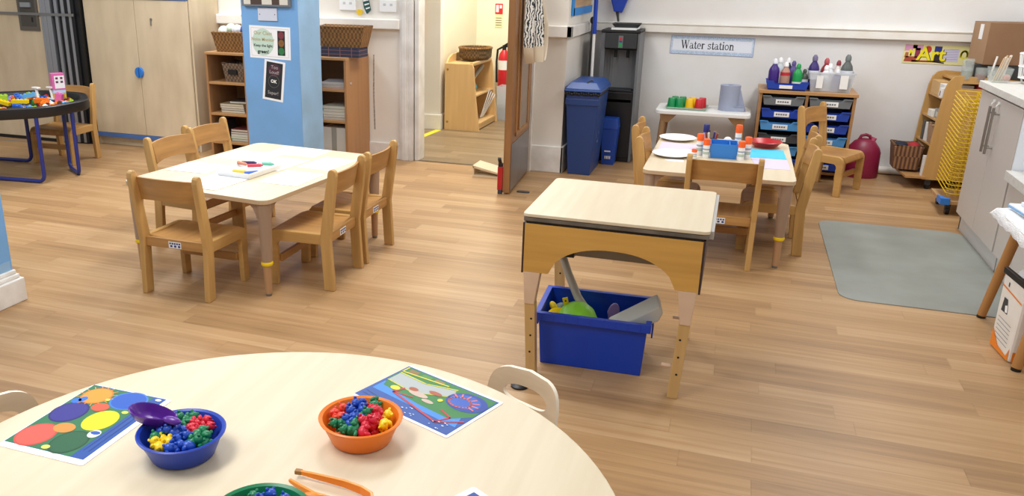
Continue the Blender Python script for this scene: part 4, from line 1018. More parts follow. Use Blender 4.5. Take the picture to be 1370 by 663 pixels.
# water station sign
b = B(mat('sign ice blue', 'c9dcf2', .6, var=.2, vscale=40)).box(-.332, -.075, 0, .332, .075, .002, wallM(0, 0, 0)).m(mat('sign pale middle', 'e6ebf6', .6)).flat([(-.315, -.045), (.315, -.045), (.315, .045), (-.315, .045)], .0024, M0)
b.m(mat('sign blue dots', '9ab8de', .6))
for k in range(44):
    for v in (-.062, .062): b.ell(-.32+.0149*k, v+.004*(k % 2), .0045, .0045, .0024, M0, 7)
b.m(mat('sign violet edge', '8f9bc8', .6)).line([(-.33, -.073), (.33, -.073), (.33, .073), (-.33, .073), (-.33, -.073)], .003, .0026, M0)
b.m(mat('sign black text', '1c1c26', .6))
# hand drawn serif lettering: strokes per letter on an x-height of .62
TH, TN = .13, .055
def bowlpts(cx, cy, rx, ry, a0, a1, n=12): return [(cx+rx*math.cos(a0+(a1-a0)*k/n), cy+ry*math.sin(a0+(a1-a0)*k/n)) for k in range(n+1)]
GL = {
 'W': (1.02, [([(.02, .95), (.20, .95)], TN), ([(.40, .95), (.62, .95)], TN), ([(.80, .95), (.98, .95)], TN), ([(.11, .95), (.32, .02)], TH), ([(.32, .02), (.52, .93)], TN), ([(.50, .95), (.71, .02)], TH), ([(.71, .02), (.90, .95)], TN)]),
 'a': (.52, [(bowlpts(.22, .45, .15, .16, PI*.85, 0), TN), ([(.37, .46), (.37, .10), (.42, .03), (.50, .05)], TH*.8), (bowlpts(.20, .17, .14, .15, PI*.45, PI*1.9), TN*1.4), ([(.37, .38), (.18, .31)], TN)]),
 't': (.36, [([(.16, .80), (.16, .12), (.22, .02), (.33, .06)], TH*.85), ([(.03, .60), (.32, .60)], TN)]),
 'e': (.52, [(bowlpts(.26, .31, .19, .29, 0, PI*1.72, 16), TH*.65), ([(.08, .34), (.44, .34)], TN)]),
 'r': (.42, [([(.13, .60), (.13, .03)], TH), ([(.03, .60), (.14, .60)], TN), ([(.03, .02), (.24, .02)], TN), ([(.15, .45), (.26, .60), (.38, .56)], TH*.7)]),
 's': (.46, [(bowlpts(.23, .46, .13, .14, .4, PI*1.5), TH*.6), (bowlpts(.23, .17, .14, .15, PI/2, -PI*.85), TH*.6), ([(.37, .62), (.37, .48)], TN), ([(.08, .14), (.08, .0)], TN)]),
 'i': (.30, [([(.15, .60), (.15, .03)], TH), ([(.05, .60), (.15, .60)], TN), ([(.05, .02), (.26, .02)], TN), ([(.14, .82), (.15, .90)], TH)]),
 'o': (.54, [(bowlpts(.26, .31, .19, .28, 0, 2*PI, 20), TH*.65)]),
 'n': (.58, [([(.13, .60), (.13, .03)], TH), ([(.03, .60), (.14, .60)], TN), ([(.03, .02), (.24, .02)], TN), ([(.14, .46), (.28, .60), (.40, .55), (.43, .42), (.43, .03)], TH*.8), ([(.33, .02), (.54, .02)], TN)]),
 ' ': (.30, [])}
S_ = .068; x = 0; txt = 'Water station'; tot = sum(GL[c][0] for c in txt)*S_
for c in txt:
    wd, st = GL[c]
    for pts, w in st: b.line([(-tot/2-.035+x+p[0]*S_*1.0, -.028+p[1]*S_) for p in pts], w*S_, .003, M0)
    x += wd*S_
tag(b.build('wall_sign', smooth=False, loc=(-.235, 7.418, .957), rot=(0, math.radians(.6), 0)), 'ice blue Water station sign on the back wall', 'sign')
# Art sign
b = B(mat('art sign yellow paper', 'e6e0a0', .6)).box(-.23, -.072, 0, .23, .072, .002, wallM(0, 0, 0))
for q, h in (([(-.225, .02), (-.1, .03), (-.1, .068), (-.225, .068)], 'd79ac2'), ([(-.22, -.06), (-.12, -.06), (-.13, -.02), (-.21, -.02)], 'a84a34'), ([(-.17, .04), (-.14, .04), (-.14, .066), (-.17, .066)], '28306a'), ([(-.15, -.03), (-.115, -.03), (-.115, .045), (-.15, .045)], '8a2a4a'), ([(-.22, -.03), (-.19, -.03), (-.195, .01), (-.215, .01)], 'b86a3a'), ([(-.165, -.062), (.04, -.058), (.04, -.046), (-.165, -.048)], '9c2a20'), ([(-.02, .0), (.03, .0), (.03, .062), (-.02, .062)], '1e2f86'), ([(-.02, -.05), (.03, -.05), (.03, .0), (-.02, .0)], '2a2226'), ([(.045, -.05), (.15, -.05), (.15, .045), (.045, .045)], 'c9c6de'), ([(-.02, -.058), (.06, -.066), (.06, -.056), (-.02, -.05)], '1e3a2a')):
    b.m(mat('art '+h, h, .6)).flat(q, .0024, M0)
b.m(mat('art c03a2c', 'c03a2c', .6)).ell(-.065, .035, .025, .028, .0026, M0)
b.m(mat('art line', '9a96b8', .6))
for k in range(5): b.line([(.055, -.035+.018*k), (.14, -.028+.018*k)], .003, .0027, M0)
b.m(mat('art letter black edge', '3a3416', .6)).text('Art', .138, M0 @ Matrix.Translation((-.033, -.004, .0029)), .006)
b.m(mat('art letter yellow', 'f0e21c', .6)).text('Art', .138, M0 @ Matrix.Translation((-.036, -.002, .0033)), .003)
b.m(mat('art letter yellow', 'f0e21c', .6)).line([(-.185, .03), (-.178, -.012), (-.160, .035)], .013, .0030, M0)
b.line(bowlpts(.185, .005, .022, .03, -.6, PI+.4), .014, .003, M0).line([(.158, -.01), (.20, -.02)], .013, .003, M0)
tag(b.build('wall_sign', smooth=False, loc=(1.42, 7.418, .953), rot=(0, math.radians(.5), 0)), 'colourful Art sign with yellow letters on the back wall', 'sign')

# drawer unit with trays
U = thing('drawer_unit', 'beech tray unit with blue and grey drawers against the back wall', 'drawer unit', (.52, 6.98, 0))
for xx in (-.345, -.011, .323): B(BEECHZ).box(xx, .0, .04, xx+.022, .40, .65).build('side_panel', U, bevel=.001)
B(BEECHX).box(-.355, -.012, .648, .355, .41, .672).build('top', U, bevel=.002)
B(BEECHIN).box(-.345, .39, .04, .345, .40, .65).build('back_panel', U); B(BEECHX).box(-.345, .01, .04, .345, .40, .06).build('base', U)
b = B(BLACK)
for xx in (-.30, .30):
    for yy in (.06, .34): b.cyl((xx-.01, yy, .02), (xx+.01, yy, .02), .02, n=14).box(xx-.006, yy-.006, .02, xx+.006, yy+.006, .04)
b.build('castors', U)
GT, BT, LT = GREYTRAY, BLUET, LBLUET
for ci, xx in enumerate((-.167, .167)):
    for ri, m in enumerate(((GT, BT, LT, GREYD, LT, BT), (GT, BT, BT, LT, BT, BT))[ci]):
        zt = .632 - .097*ri; w = .150; q = B(m)
        q.tub((-w+.02, .02, w-.02, .36), (-w, .005, w, .37), zt-.078, zt-.012, .004)
        # front lip: deep ends, dipped centre
        q.prism([(-w-.002, zt), (-w*.62, zt), (-w*.5, zt-.022), (w*.5, zt-.022), (w*.62, zt), (w+.002, zt), (w-.012, zt-.07), (-w+.012, zt-.07)], 'y', -.022, .006)
        q.box(-w-.003, -.032, zt-.006, -w*.64, -.02, zt).box(w*.64, -.032, zt-.006, w+.003, -.02, zt)
        o = q.build('tray', U, bevel=.002); o.location = (xx, 0, 0)
        lb = B(WHITEP).box(-.055, -.0255, zt-.06, .055, -.0215, zt-.024).m(mat('tray label ink', '6d7078', .6))
        for k in range(5): lb.box(-.042+.017*k, -.0265, zt-.048, -.030+.017*k, -.0252, zt-.036)
        lb.build('label_card', o)
# blue tray and clear tub of paint bottles on top
b = B(BLUET).tub((-.135, -.14, .135, .14), (-.152, -.155, .152, .155), 0, .055, .005).prism([(-.155, .07), (-.10, .07), (-.085, .045), (.085, .045), (.10, .07), (.155, .07), (.14, .01), (-.14, .01)], 'y', -.162, -.148).m(WHITEP).box(-.055, -.166, .015, .04, -.161, .04)
tag(b.build('bottle_tray', smooth=False, loc=(.365, 7.165, .672)), 'blue tray of paint bottles on top of the drawer unit', 'tray')
b = B(CLEAR).tub((-.14, -.13, .14, .13), (-.158, -.15, .158, .15), 0, .145, .004); b.box(-.162, -.154, .138, .162, -.148, .15).box(-.162, .148, .138, .162, .154, .15).box(-.164, -.152, .138, -.157, .152, .15).box(.157, -.152, .138, .164, .152, .15).m(WHITEP).box(-.105, -.153, .03, -.06, -.146, .12).box(.06, -.153, .03, .115, -.146, .13)
tag(b.build('clear_tub', smooth=False, loc=(.675, 7.165, .672)), 'clear plastic tub of paint bottles on top of the drawer unit', 'tub')
def bottle(x, y, z, h, r, hx, cap, lab, band=None, bcol=None, lean=(0, 0)):
    t = thing('paint_bottle', lab, 'paint bottle', (x, y, z), (lean[0], lean[1], 0), 'paint bottles on the drawer unit')
    b = B(mat('bottle '+hx, hx, .35)).lathe([(0, 0), (r*.95, 0), (r, .01), (r, h*.58), (r*.85, h*.68), (r*.42, h*.8), (r*.4, h*.84), (0, h*.84)], n=18)
    if band: b.m(mat('band '+bcol, bcol, .6)).lathe([(r*1.015, h*band[0]), (r*1.015, h*band[1])], n=18)
    b.build('bottle_body', t)
    B(mat('cap '+cap, cap, .4)).lathe([(0, h*.83), (r*.5, h*.83), (r*.48, h*.93), (r*.22, h), (0, h)], n=14).build('cap', t)
z0 = .672+.006
PB = ' paint bottle '
for a in ((.262, 7.09, z0, .225, .040, '3c1f7a', 'dfe2ea', 'deep purple'+PB+'at the left front of the blue tray'),
          (.345, 7.075, z0, .205, .036, 'b58a78', 'f2f2f2', 'copper'+PB+'with red band at the front of the blue tray', (.5, .62), 'c02a38'),
          (.435, 7.08, z0, .195, .036, '149a4c', '159a4a', 'bright green'+PB+'in the blue tray', (.1, .3), 'e8ece8'),
          (.305, 7.22, z0, .225, .036, 'ccd4d8', 'f2f2f2', 'pale'+PB+'at the back of the blue tray'),
          (.365, 7.23, z0, .225, .034, '28384a', 'f2f2f2', 'dark slate'+PB+'with white cap at the back of the blue tray'),
          (.405, 7.20, z0, .205, .034, '5a4a8a', '5a4a8a', 'violet'+PB+'behind the green one'),
          (.485, 7.10, z0, .155, .030, '4a4f48', '3d4a3a', 'olive grey'+PB+'at the right of the blue tray', (.1, .5), 'd8d8dc'),
          (.548, 7.14, z0, .262, .040, '35246e', '70688a', 'tall indigo'+PB+'with white label in the clear tub', (.30, .55), 'e4e6ea'),
          (.640, 7.21, z0, .235, .038, 'a8343c', 'b8545a', 'red'+PB+'at the back of the clear tub'),
          (.635, 7.09, z0, .190, .036, 'eceef0', 'f4f4f4', 'white'+PB+'at the front of the clear tub'),
          (.665, 7.14, z0, .20, .034, 'e6e8ea', 'f4f4f4', 'second white'+PB+'just behind the front white one'),
          (.722, 7.17, z0, .225, .034, 'dfd8d0', '8a3038', 'pale'+PB+'with dark red cap in the clear tub'),
          (.715, 7.08, z0, .165, .032, '24358c', 'e8eaee', 'blue'+PB+'at the front of the clear tub'),
          (.782, 7.15, z0, .272, .044, '5a605e', '6d7472', 'tall charcoal'+PB+'at the right of the clear tub', (.34, .56), 'dfe3ea')):
    bottle(*a[:8], *(a[8:] if len(a) > 8 else ()))

# pink water carrier
t = thing('water_carrier', 'raspberry pink plastic container on the floor right of the drawer unit', 'container', (1.005, 7.24, 0), .05)
b = B(MAG); pr = [(0, 0), (.125, 0), (.132, .015), (.128, .20), (.115, .235), (.075, .285), (.03, .305), (0, .306)]
b.lathe(pr, n=28, sy=.72); b.build('body', t)
b = B(MAG); b.tube([(-.045, 0, .29), (-.03, 0, .325), (.0, 0, .335), (.03, 0, .325), (.045, 0, .29)], .012); b.build('handle', t)
B(mat('carrier cap', 'c0607c', .4)).cyl((.05, 0, .275), (.065, 0, .315), .02, n=14).build('cap', t)

# ------------------------------------------------------------------ water cooler, bins, broom
Cl = thing('water_cooler', 'tall black and silver water cooler in the corner', 'water cooler', (-.93, 7.03, 0))
B(mat('cooler grey side', '6a6c70', .4)).box(-.165, .01, .0, -.128, .34, 1.075).box(.128, .01, 0, .150, .34, 1.075).build('side_panel', Cl, bevel=.004)
B(BLACK).box(-.128, .015, .0, .128, .34, .60).box(-.128, .015, .93, .128, .34, 1.075).box(-.128, .16, .60, .128, .34, .93).box(-.165, .0, 1.06, .15, .34, 1.085).build('body', Cl, bevel=.005)
b = B(mat('cooler recess silver', '77797c', .4)); n = 14
b.strip([(-.128+.256*k/n, .16-.0) for k in range(n+1)], [(-.128+.256*k/n, .152-.09*(abs(-1+2*k/n))**4) for k in range(n+1)], 'z', .605, .925); b.build('recess', Cl)
B(BLACK).box(-.128, .0, .04, .128, .015, .585).box(-.12, .0, .50, .12, .012, .53).build('front_panel', Cl, bevel=.004)
B(BLACK).prism([(.015, .925), (-.02, .94), (-.005, 1.06), (.015, 1.06)], 'x', -.128, .128).build('control_head', Cl, bevel=.003)
plabel(B(mat('cooler button plate', '6c7072', .4)).box(-.018, -.024, .945, .018, -.008, 1.04).m(GRNB).box(-.012, -.026, .955, .012, -.022, .985).m(BLUET).box(-.012, -.026, .99, .012, -.022, 1.0).m(RED).box(-.010, -.026, 1.005, .010, -.022, 1.025).build('button_panel', Cl), 'button strip with green, blue and red buttons')
for x in (-.05, .05): B(BLACK).cyl((x, .10, .86), (x, .10, .93), .012, n=10).build('tap', Cl)
B(BLACKT).box(-.11, -.0, .597, .11, .15, .607).build('drip_tray', Cl)
b = B(WHITE).box(-.10, -.13, 0, .10, .13, .016); tag(b.build('paper_stack', smooth=False, loc=(-.92, 7.18, 1.085)), 'white paper stack on top of the water cooler', 'paper')
b = B(GREYD).tub((-.09, -.11, .09, .11), (-.115, -.135, .115, .135), 0, .028, .004); tag(b.build('document_tray', smooth=False, loc=(-.91, 7.18, 1.102), rot=.08), 'dark grey tray on the papers on top of the water cooler', 'tray')

Bn = thing('recycling_bin', 'tall slim navy blue recycling bin beside the wall pier', 'bin', (-1.108, 6.645, 0))
B(BINB).tub((-.088, -.21, .088, .21), (-.128, -.24, .128, .24), 0, .64, .008).build('bin_body', Bn, bevel=.012)
b = B(BINB).box(-.13, -.243, .55, .13, -.23, .60).box(-.134, -.245, .625, .134, .245, .645); b.build('rim', Bn, bevel=.004)
b = B(mat('bin bag black', '15171c', .3)); 
for k in range(14): b.ball((-.12+.0185*k, -.243, .638+.004*math.sin(k*2.3)), (.013, .008, .014), 8)
for k in range(20): b.ball((.13, -.235+.0245*k, .638+.004*math.sin(k*1.9)), (.008, .015, .014), 8)
plabel(b.build('bin_liner', Bn), 'black liner showing under the lid')
b = B(mat('bin lid blue', '264b8e', .4)).frus((-.146, -.255, .146, .25), (-.142, -.252, .142, .247), .652, .672).frus((-.142, -.252, .142, .247), (-.10, -.20, .10, .20), .672, .725); b.m(BLACK).cyl((.02, -.20, .70), (.06, -.16, .72), .022, n=14)
b.build('lid', Bn, bevel=.008)
b = B(mat('bin pale print', '7d96c8', .5))
for k in range(3):
    a = k*2*PI/3; p = [(-.055+.05*math.cos(a+u), .30+.055*math.sin(a+u)) for u in (0, .5, 1.0, 1.4)]
    for (p0, p1) in zip(p[:-1], p[1:]): b.add([(.1075, p0[0], p0[1]-.008), (.1075, p1[0], p1[1]-.008), (.109, p1[0], p1[1]+.010), (.109, p0[0], p0[1]+.010)], [(0, 1, 2, 3)])
b.build('recycling_mark', Bn, smooth=False)
t = thing('pedal_bin', 'small bright blue bin between the recycling bin and the cooler', 'bin', (-.95, 6.95, 0))
b = B(BINB2).tub((-.05, -.06, .05, .06), (-.066, -.072, .066, .072), 0, .30, .005); b.build('bin_body', t, bevel=.006)
B(BINB2).frus((-.07, -.077, .07, .077), (-.058, -.066, .058, .066), .30, .385).build('lid', t, bevel=.006)
b = B(WHITEP)
for k in range(4): b.box(-.025+.013*k, -.066, .05, -.017+.013*k, -.0625, .075)
b.box(-.03, -.069, .11, .02, -.065, .12).build('white_lettering', t)
t = thing('mop', 'mop with white and blue handle standing behind the recycling bin', 'mop', (-1.135, 6.97, 0))
B(WHITEP).cyl((0, 0, .05), (-.012, .02, 1.06), .012, n=12).build('handle', t)
B(BLUEK).cyl((-.0105, .019, 1.05), (-.016, .03, 1.55), .017, n=12).build('grip', t)
B(GREY).lathe([(0, 0), (.08, 0), (.07, .03), (.02, .06), (0, .06)], n=14, sx=.55, sy=.55).build('mop_head', t)
t = thing('broom', 'dark thin broom handle leaning in the corner beside the mop', 'broom', (-1.185, 7.10, 0))
B(mat('dark broom handle', '44403e', .5)).cyl((0, 0, .05), (-.005, .04, 1.16), .011, n=10).build('handle', t)
B(BLACK).box(-.05, -.02, 0, .05, .02, .05).ball((-.003, .02, 1.15), (.022, .022, .03), 10).build('broom_head', t)
t = thing('dustpan', 'blue dustpan hanging on the back wall above the water cooler', 'dustpan', (-1.02, 7.38, 1.24))
b = B(BLUEK).prism([(-.07, .09), (-.035, -.025), (.035, -.035), (.085, .11), (.10, .34), (-.085, .34)], 'y', -.03, .03); b.build('pan', t, bevel=.008)
b = B(GREYD); b.tube([(-.01, 0, -.02), (-.0, 0, -.07), (.012, 0, -.14)], [.014, .010, .008]); b.build('handle', t)
b = B(wood('cork board', 'cba77c', 'y', .2)).box(-1.2615, 6.60, 1.25, -1.248, 7.36, 1.8).m(mat('board blue border', '2f8fe0', .5)).box(-1.259, 6.56, 1.205, -1.243, 7.38, 1.262).box(-1.259, 6.54, 1.205, -1.243, 6.60, 1.8)
tag(b.build('notice_board', smooth=False), 'blue bordered cork notice board on the side of the wall pier', 'notice board')

# ------------------------------------------------------------------ kitchen units on the right
Ku = thing('kitchen_cabinet', 'tall greige kitchen base unit with steel bar handles', 'cabinet', (1.40, 5.43, 0))
B(CABG).box(.02, -.43, .105, .58, .43, .875).build('carcass', Ku)
d = B(CABG).box(0, .012, .108, .019, .428, .872).build('door', Ku, bevel=.0015)
def bar(y, z0, z1, par):
    b = B(STEEL).cyl((-.034, y, z0), (-.034, y, z1), .0075, n=12)
    for z in (z0+.035, z1-.035): b.cyl((-.034, y, z), (0, y, z), .005, n=8)
    b.build('handle', par)
d1 = B(CABG).box(0, -.428, .108, .019, .008, .872).build('door', Ku, bevel=.0015)
bar(.045, .565, .825, d); bar(-.03, .565, .825, d1)
for par, yy in ((d, .10), (d1, .0)):
    h = B(WHITEP).cyl((-.001, yy, .842), (-.001, yy, .856), .012, n=12); h.tube([(-.004, yy, .842), (-.014, yy, .836), (-.016, yy, .828)], .004); plabel(h.build('child_lock', par), 'white plastic child lock')
B(CABK).box(.03, -.43, 0, .045, .43, .105).box(.03, .41, 0, .50, .43, .105).build('kickboard', Ku)
plabel(B(mat('white end panel', 'e6ebf2', .5)).box(0.004, -.445, .50, .58, -.431, .872).build('end_panel', Ku), 'white end panel facing the room')
o = B(WTOP).box(1.385, 4.96, .885, 2.0, 5.895, .925).build('worktop', bevel=.003); tag(o, 'pale speckled worktop over the kitchen unit', 'worktop')
Kl = thing('low_cabinet', 'low greige child height cabinet beyond the cloth covered table', 'cabinet', (1.40, 4.20, 0))
B(CABG).box(.02, .13, .105, .58, .78, .505).build('carcass', Kl)
for k in range(2): B(CABG).box(0, .775-.32*(k+1)+.004, .108, .019, .775-.32*k, .503).build('door', Kl, bevel=.0015)
B(CABK).box(.03, .13, 0, .045, .78, .105).build('kickboard', Kl)
o = B(WTOP).box(1.372, 4.315, .512, 2.0, 4.975, .562).build('worktop', bevel=.003); tag(o, 'low pale worktop over the child height cabinet', 'worktop')
# things on the high worktop
t = thing('cutlery_basket', 'white wire cutlery basket on the worktop at the right edge', 'basket', (1.625, 5.79, .925))
b = B(WHITEP); n = 18; R = .085
for z, r in ((.035, .07), (.10, .079), (.172, R)): b.tube([(r*math.cos(2*PI*k/24), r*math.sin(2*PI*k/24), z) for k in range(24)], .0045, closed=True)
for k in range(n):
    a = 2*PI*k/n; b.cyl((.07*math.cos(a), .07*math.sin(a), .035), (R*math.cos(a), R*math.sin(a), .172), .003, n=6)
b.lathe([(0, .032), (.07, .032), (.07, .036), (0, .036)], n=24); b.build('wire_body', t)
for k in range(3):
    a = 2*PI*k/3+.4; B(WHITEP).cyl((.05*math.cos(a), .05*math.sin(a), 0), (.06*math.cos(a), .06*math.sin(a), .035), .005, n=8).build('foot', t)
b = B(STEEL).prism(rrect(-.16, -.16, .16, .22, .03), 'z', 0, .006); 
for k in range(6): b.box(-.12+.045*k, -.13, .006, -.105+.045*k, .18, .010)
tag(b.build('draining_board', loc=(1.63, 5.50, .9252)), 'steel draining board set on the worktop', 'draining board') if False else b.bm.free()
t = thing('brush_tub', 'clear plastic tub of wooden brushes at the far end of the worktop', 'tub', (1.462, 5.82, .9252), 0)
B(CLEARG).tub((-.042, -.05, .042, .05), (-.055, -.065, .055, .065), 0, .085, .004).build('tub_body', t, smooth=False)
for k in range(6):
    x = -.03+.009*k; b = B(mat('brush wood '+str(k % 2), ('cfae86', 'e6ddd0')[k % 2], .5)).cyl((x, -.02+.01*k, .008), (x+.035, -.01+.008*k, .14+.008*(k % 3)), .005, n=8)
    tag(b.build('paint_brush', loc=(1.462, 5.82, .9252)), ('tan', 'white')[k % 2]+' stick standing in the clear tub on the worktop', 'brush', 'sticks in the clear tub')
# art trolley
Tr = thing('art_trolley', 'birch shelf trolley of art supplies on castors in the right corner', 'trolley', (1.39, 6.94, 0), math.radians(5))
side = [(.0, .075), (.56, .075), (.56, .82), (.13, .845), (.085, .835), (.055, .80), (.038, .74), (.02, .50)]
def slotside(y0, y1, slot):
    b = B(TROLL)
    if not slot: return b.prism(side, 'y', y0, y1)
    # side panel with a hand slot, built from strips around it
    zs0, zs1, xs0, xs1 = .755, .79, .145, .40
    b.prism([(.0, .075), (.56, .075), (.56, zs0), (.040, zs0), (.038, .74), (.02, .50)], 'y', y0, y1)
    b.prism([(.040, zs0), (xs0, zs0), (xs0-.008, (zs0+zs1)/2), (xs0, zs1), (.051, zs1)], 'y', y0, y1)
    b.prism([(xs1, zs0), (.56, zs0), (.56, zs1), (xs1, zs1)], 'y', y0, y1)
    b.prism([(.051, zs1), (.56, zs1), (.56, .82), (.13, .845), (.085, .835), (.055, .80)], 'y', y0, y1)
    return b
slotside(0, .018, True).build('side_panel', Tr); slotside(.40, .418, False).build('side_panel', Tr, bevel=.002)
for z, x0 in ((.09, .005), (.335, .02), (.52, .03), (.68, .045)): B(TROLL).box(x0, .018, z-.015, .55, .40, z).build('shelf', Tr, bevel=.0015)
B(TROLL).box(.30, .018, .09, .315, .40, .80).build('centre_panel', Tr); B(TROLL).box(.12, .018, .80, .55, .40, .815).build('top', Tr)
for xx in (.05, .50):
    for yy in (.03, .385):
        b = B(BLACK).cyl((xx-.012, yy, .027), (xx+.012, yy, .027), .027, n=16).m(GREYD).box(xx-.018, yy-.016, .03, xx+.018, yy+.016, .075); b.build('castor', Tr)
def tb(name, lab, cat, x, y, z, w, d, h, hx, extra=None):
    x -= (y-6.94)*.087 + .012
    b = B(mat('box '+hx, hx, .6)).box(-w/2, -d/2, 0, w/2, d/2, h)
    if extra: b.m(mat('box '+extra, extra, .6)).box(-w/2-.0008, -d/4, h*.2, w/2-.001, d/4, h*.7)
    return tag(b.build(name, bevel=.002, loc=(x, y, z), rot=math.radians(5)), lab, cat)
tb('wooden_box', 'plain wooden box at the back of the trolley top shelf', 'box', 1.545, 7.235, .6805, .19, .17, .10, 'd0a870')
tb('card_box', 'white card box on the trolley top shelf', 'box', 1.55, 7.08, .6805, .19, .12, .09, 'e3e2de', '8a8694')
tb('small_box', 'small white packet at the front of the trolley top shelf', 'box', 1.475, 6.995, .6805, .10, .04, .07, 'ececea', '5a5468')
tb('small_box', 'cream packet on the trolley second shelf', 'box', 1.48, 7.16, .5205, .10, .10, .05, 'e9e6dc')
tb('grey_box', 'grey plastic box on the trolley second shelf', 'box', 1.51, 7.05, .5205, .13, .10, .07, '9a9894', 'c8c8c4')
tb('file_box', 'dark grey file at the back of the trolley third shelf', 'box', 1.51, 7.22, .3355, .18, .05, .14, '4c4a46')
tb('file_box', 'white file on the trolley third shelf', 'box', 1.51, 7.15, .3355, .18, .04, .14, 'dcdcd8')
wicker('brown card basket on the trolley third shelf', 1.495, 7.04, .3355, .20, .13, .14, CARDL, .9, 'card_basket')
tb('paint_pot', 'red pot on the trolley top shelf behind the hand slot', 'pot', 1.69, 7.03, .6805, .06, .06, .10, 'b3202c')
tb('paint_pot', 'green pot on the trolley top shelf behind the hand slot', 'pot', 1.765, 7.03, .6805, .07, .06, .095, '1a8a58')
tb('blue_folder', 'blue folder on the trolley bottom shelf', 'folder', 1.52, 7.06, .0905, .2, .16, .03, '4a5a86')
tb('white_folder', 'white folder standing on the trolley bottom shelf near the front', 'folder', 1.475, 6.985, .0905, .16, .03, .16, 'dad8d2')
r = wicker('striped brown basket on the floor end of the trolley by the back wall', 1.285, 7.14, .12, .20, .22, .18, weave('striped basket', 'a67b56', '6a4630', 70, .5), .8, 'striped_basket')
b = B(mat('bag navy', '1f2436', .8)).ball((-.04, .0, .165), (.05, .075, .035), 12).build('cloth_bundle'); b.location = (1.285, 7.14, .12); tag(b, 'navy cloth bundle in the striped basket', 'cloth')
b = B(mat('bag red', 'a8242c', .8)).ball((.045, -.01, .165), (.045, .07, .035), 12).build('cloth_bundle', loc=(1.285, 7.14, .12)); tag(b, 'red cloth bundle in the striped basket', 'cloth')
B(BEECHX).box(-.12, -.02, .085, .02, .40, .10).build('side_ledge', Tr); 
# jars, tub and cardboard box on top of the trolley
def jar(x, y, h, hx, lab):
    t = thing('glass_jar', lab, 'jar', (x, y, .815))
    B(CLEARG).lathe([(0, 0), (.036, 0), (.038, .006), (.038, h), (.035, h), (.035, .006), (0, .004)], n=18).build('glass', t)
    B(mat('jar fill '+hx, hx, .6)).lathe([(0, .006), (.033, .006), (.033, h*.45), (0, h*.45)], n=14).build('contents', t)
jar(1.55, 6.985, .15, '9aa29a', 'tall clear jar leftmost on the trolley top'); jar(1.575, 7.08, .08, '3c4a36', 'low jar with dark green contents on the trolley top'); jar(1.64, 6.985, .09, '8a3a34', 'low jar with dull red contents on the trolley top'); jar(1.715, 6.985, .075, 'd8d4cc', 'low jar with white contents on the trolley top')
b = B(mat('salmon ball', 'd8745a', .6)).ball((0, 0, .026), .026, 14); tag(b.build('toy_ball', loc=(1.80, 6.98, .815)), 'salmon pink ball on the trolley top', 'ball')
for k, (x, l) in enumerate(((1.70, .16), (1.78, .17))):
    b = B(mat('white handle', 'e6e2da', .5)).cyl((x, 7.0, .825), (x+.03, 7.03, .825+l), .007, n=8); tag(b.build('paint_brush'), ('left', 'right')[k]+' white handled brush standing on the trolley top', 'brush')
b = B(GREYD).tub((-.18, -.11, .18, .11), (-.20, -.12, .20, .12), 0, .105, .006); b.box(-.2, -.12, .10, .2, .12, .108)
tag(b.build('dark_tub', smooth=False, loc=(1.80, 7.20, .815)), 'dark grey tub supporting the cardboard box on the trolley', 'tub')
t = thing('cardboard_box', 'large brown cardboard box stacked above the trolley in the right corner', 'box', (1.83, 7.20, .923), math.radians(8))
b = B(CARD).box(-.20, -.13, 0, .20, .15, .29).m(CARDL).box(-.2008, -.128, .002, -.2, .148, .288); b.build('carton', t, bevel=.003)  # left face coloured lighter, its brighter lighting put into the card colour
plabel(B(WHITE).box(-.2025, -.03, .17, -.2010, .03, .275).build('shipping_label', t), 'white paper label')
B(CARDL).box(-.198, .008, .2905, .20, .012, .292).build('flap_seam', t)
# yellow drying rack
Rk = thing('drying_rack', 'yellow wire drying rack on castors between trolley and cabinet', 'drying rack', (1.40, 6.18, 0))
B(wood('rack base', 'b9966a', 'x')).box(-.02, .0, .075, .45, .36, .10).build('base', Rk, bevel=.003)
plabel(B(KNOBB).prism([(-.03, -.01), (.03, -.01), (-.03, .11)], 'z', .072, .118).build('corner_bumper', Rk, bevel=.004), 'blue corner bumper')
for xx in (.03, .40):
    for yy in (.04, .32): B(BLACK).cyl((xx-.012, yy, .026), (xx+.012, yy, .026), .026, n=14).m(GREYD).box(xx-.016, yy-.015, .03, xx+.016, yy+.015, .076).build('castor', Rk)
YW = mat('yellow coated wire', 'd8b416', .35)
for k in range(22):
    z = .145+.0285*k; dx = .012*(k/21)
    b = B(YW)
    b.tube([(.44, .02, z), (.03+dx, .02, z), (.0+dx, .03, z+.004), (-.012+dx, .30, z+.045), (.02+dx, .33, z+.045), (.44, .33, z+.03)], .0036, n=6)
    for q in range(5): b.cyl((.06+.08*q, .02, z), (.06+.08*q, .33, z+.036), .002, n=5)
    b.tube([(.01+dx, .02, z-.010), (.0+dx, .15, z+.012), (.44, .15, z+.008)], .0026, n=5)
    b.build('wire_tray', Rk)
b = B(YW)
for xx, yy in ((.44, .02), (.44, .33), (.10, .17)): b.cyl((xx, yy, .10), (xx, yy, .80), .006, n=8)
b.build('upright', Rk)

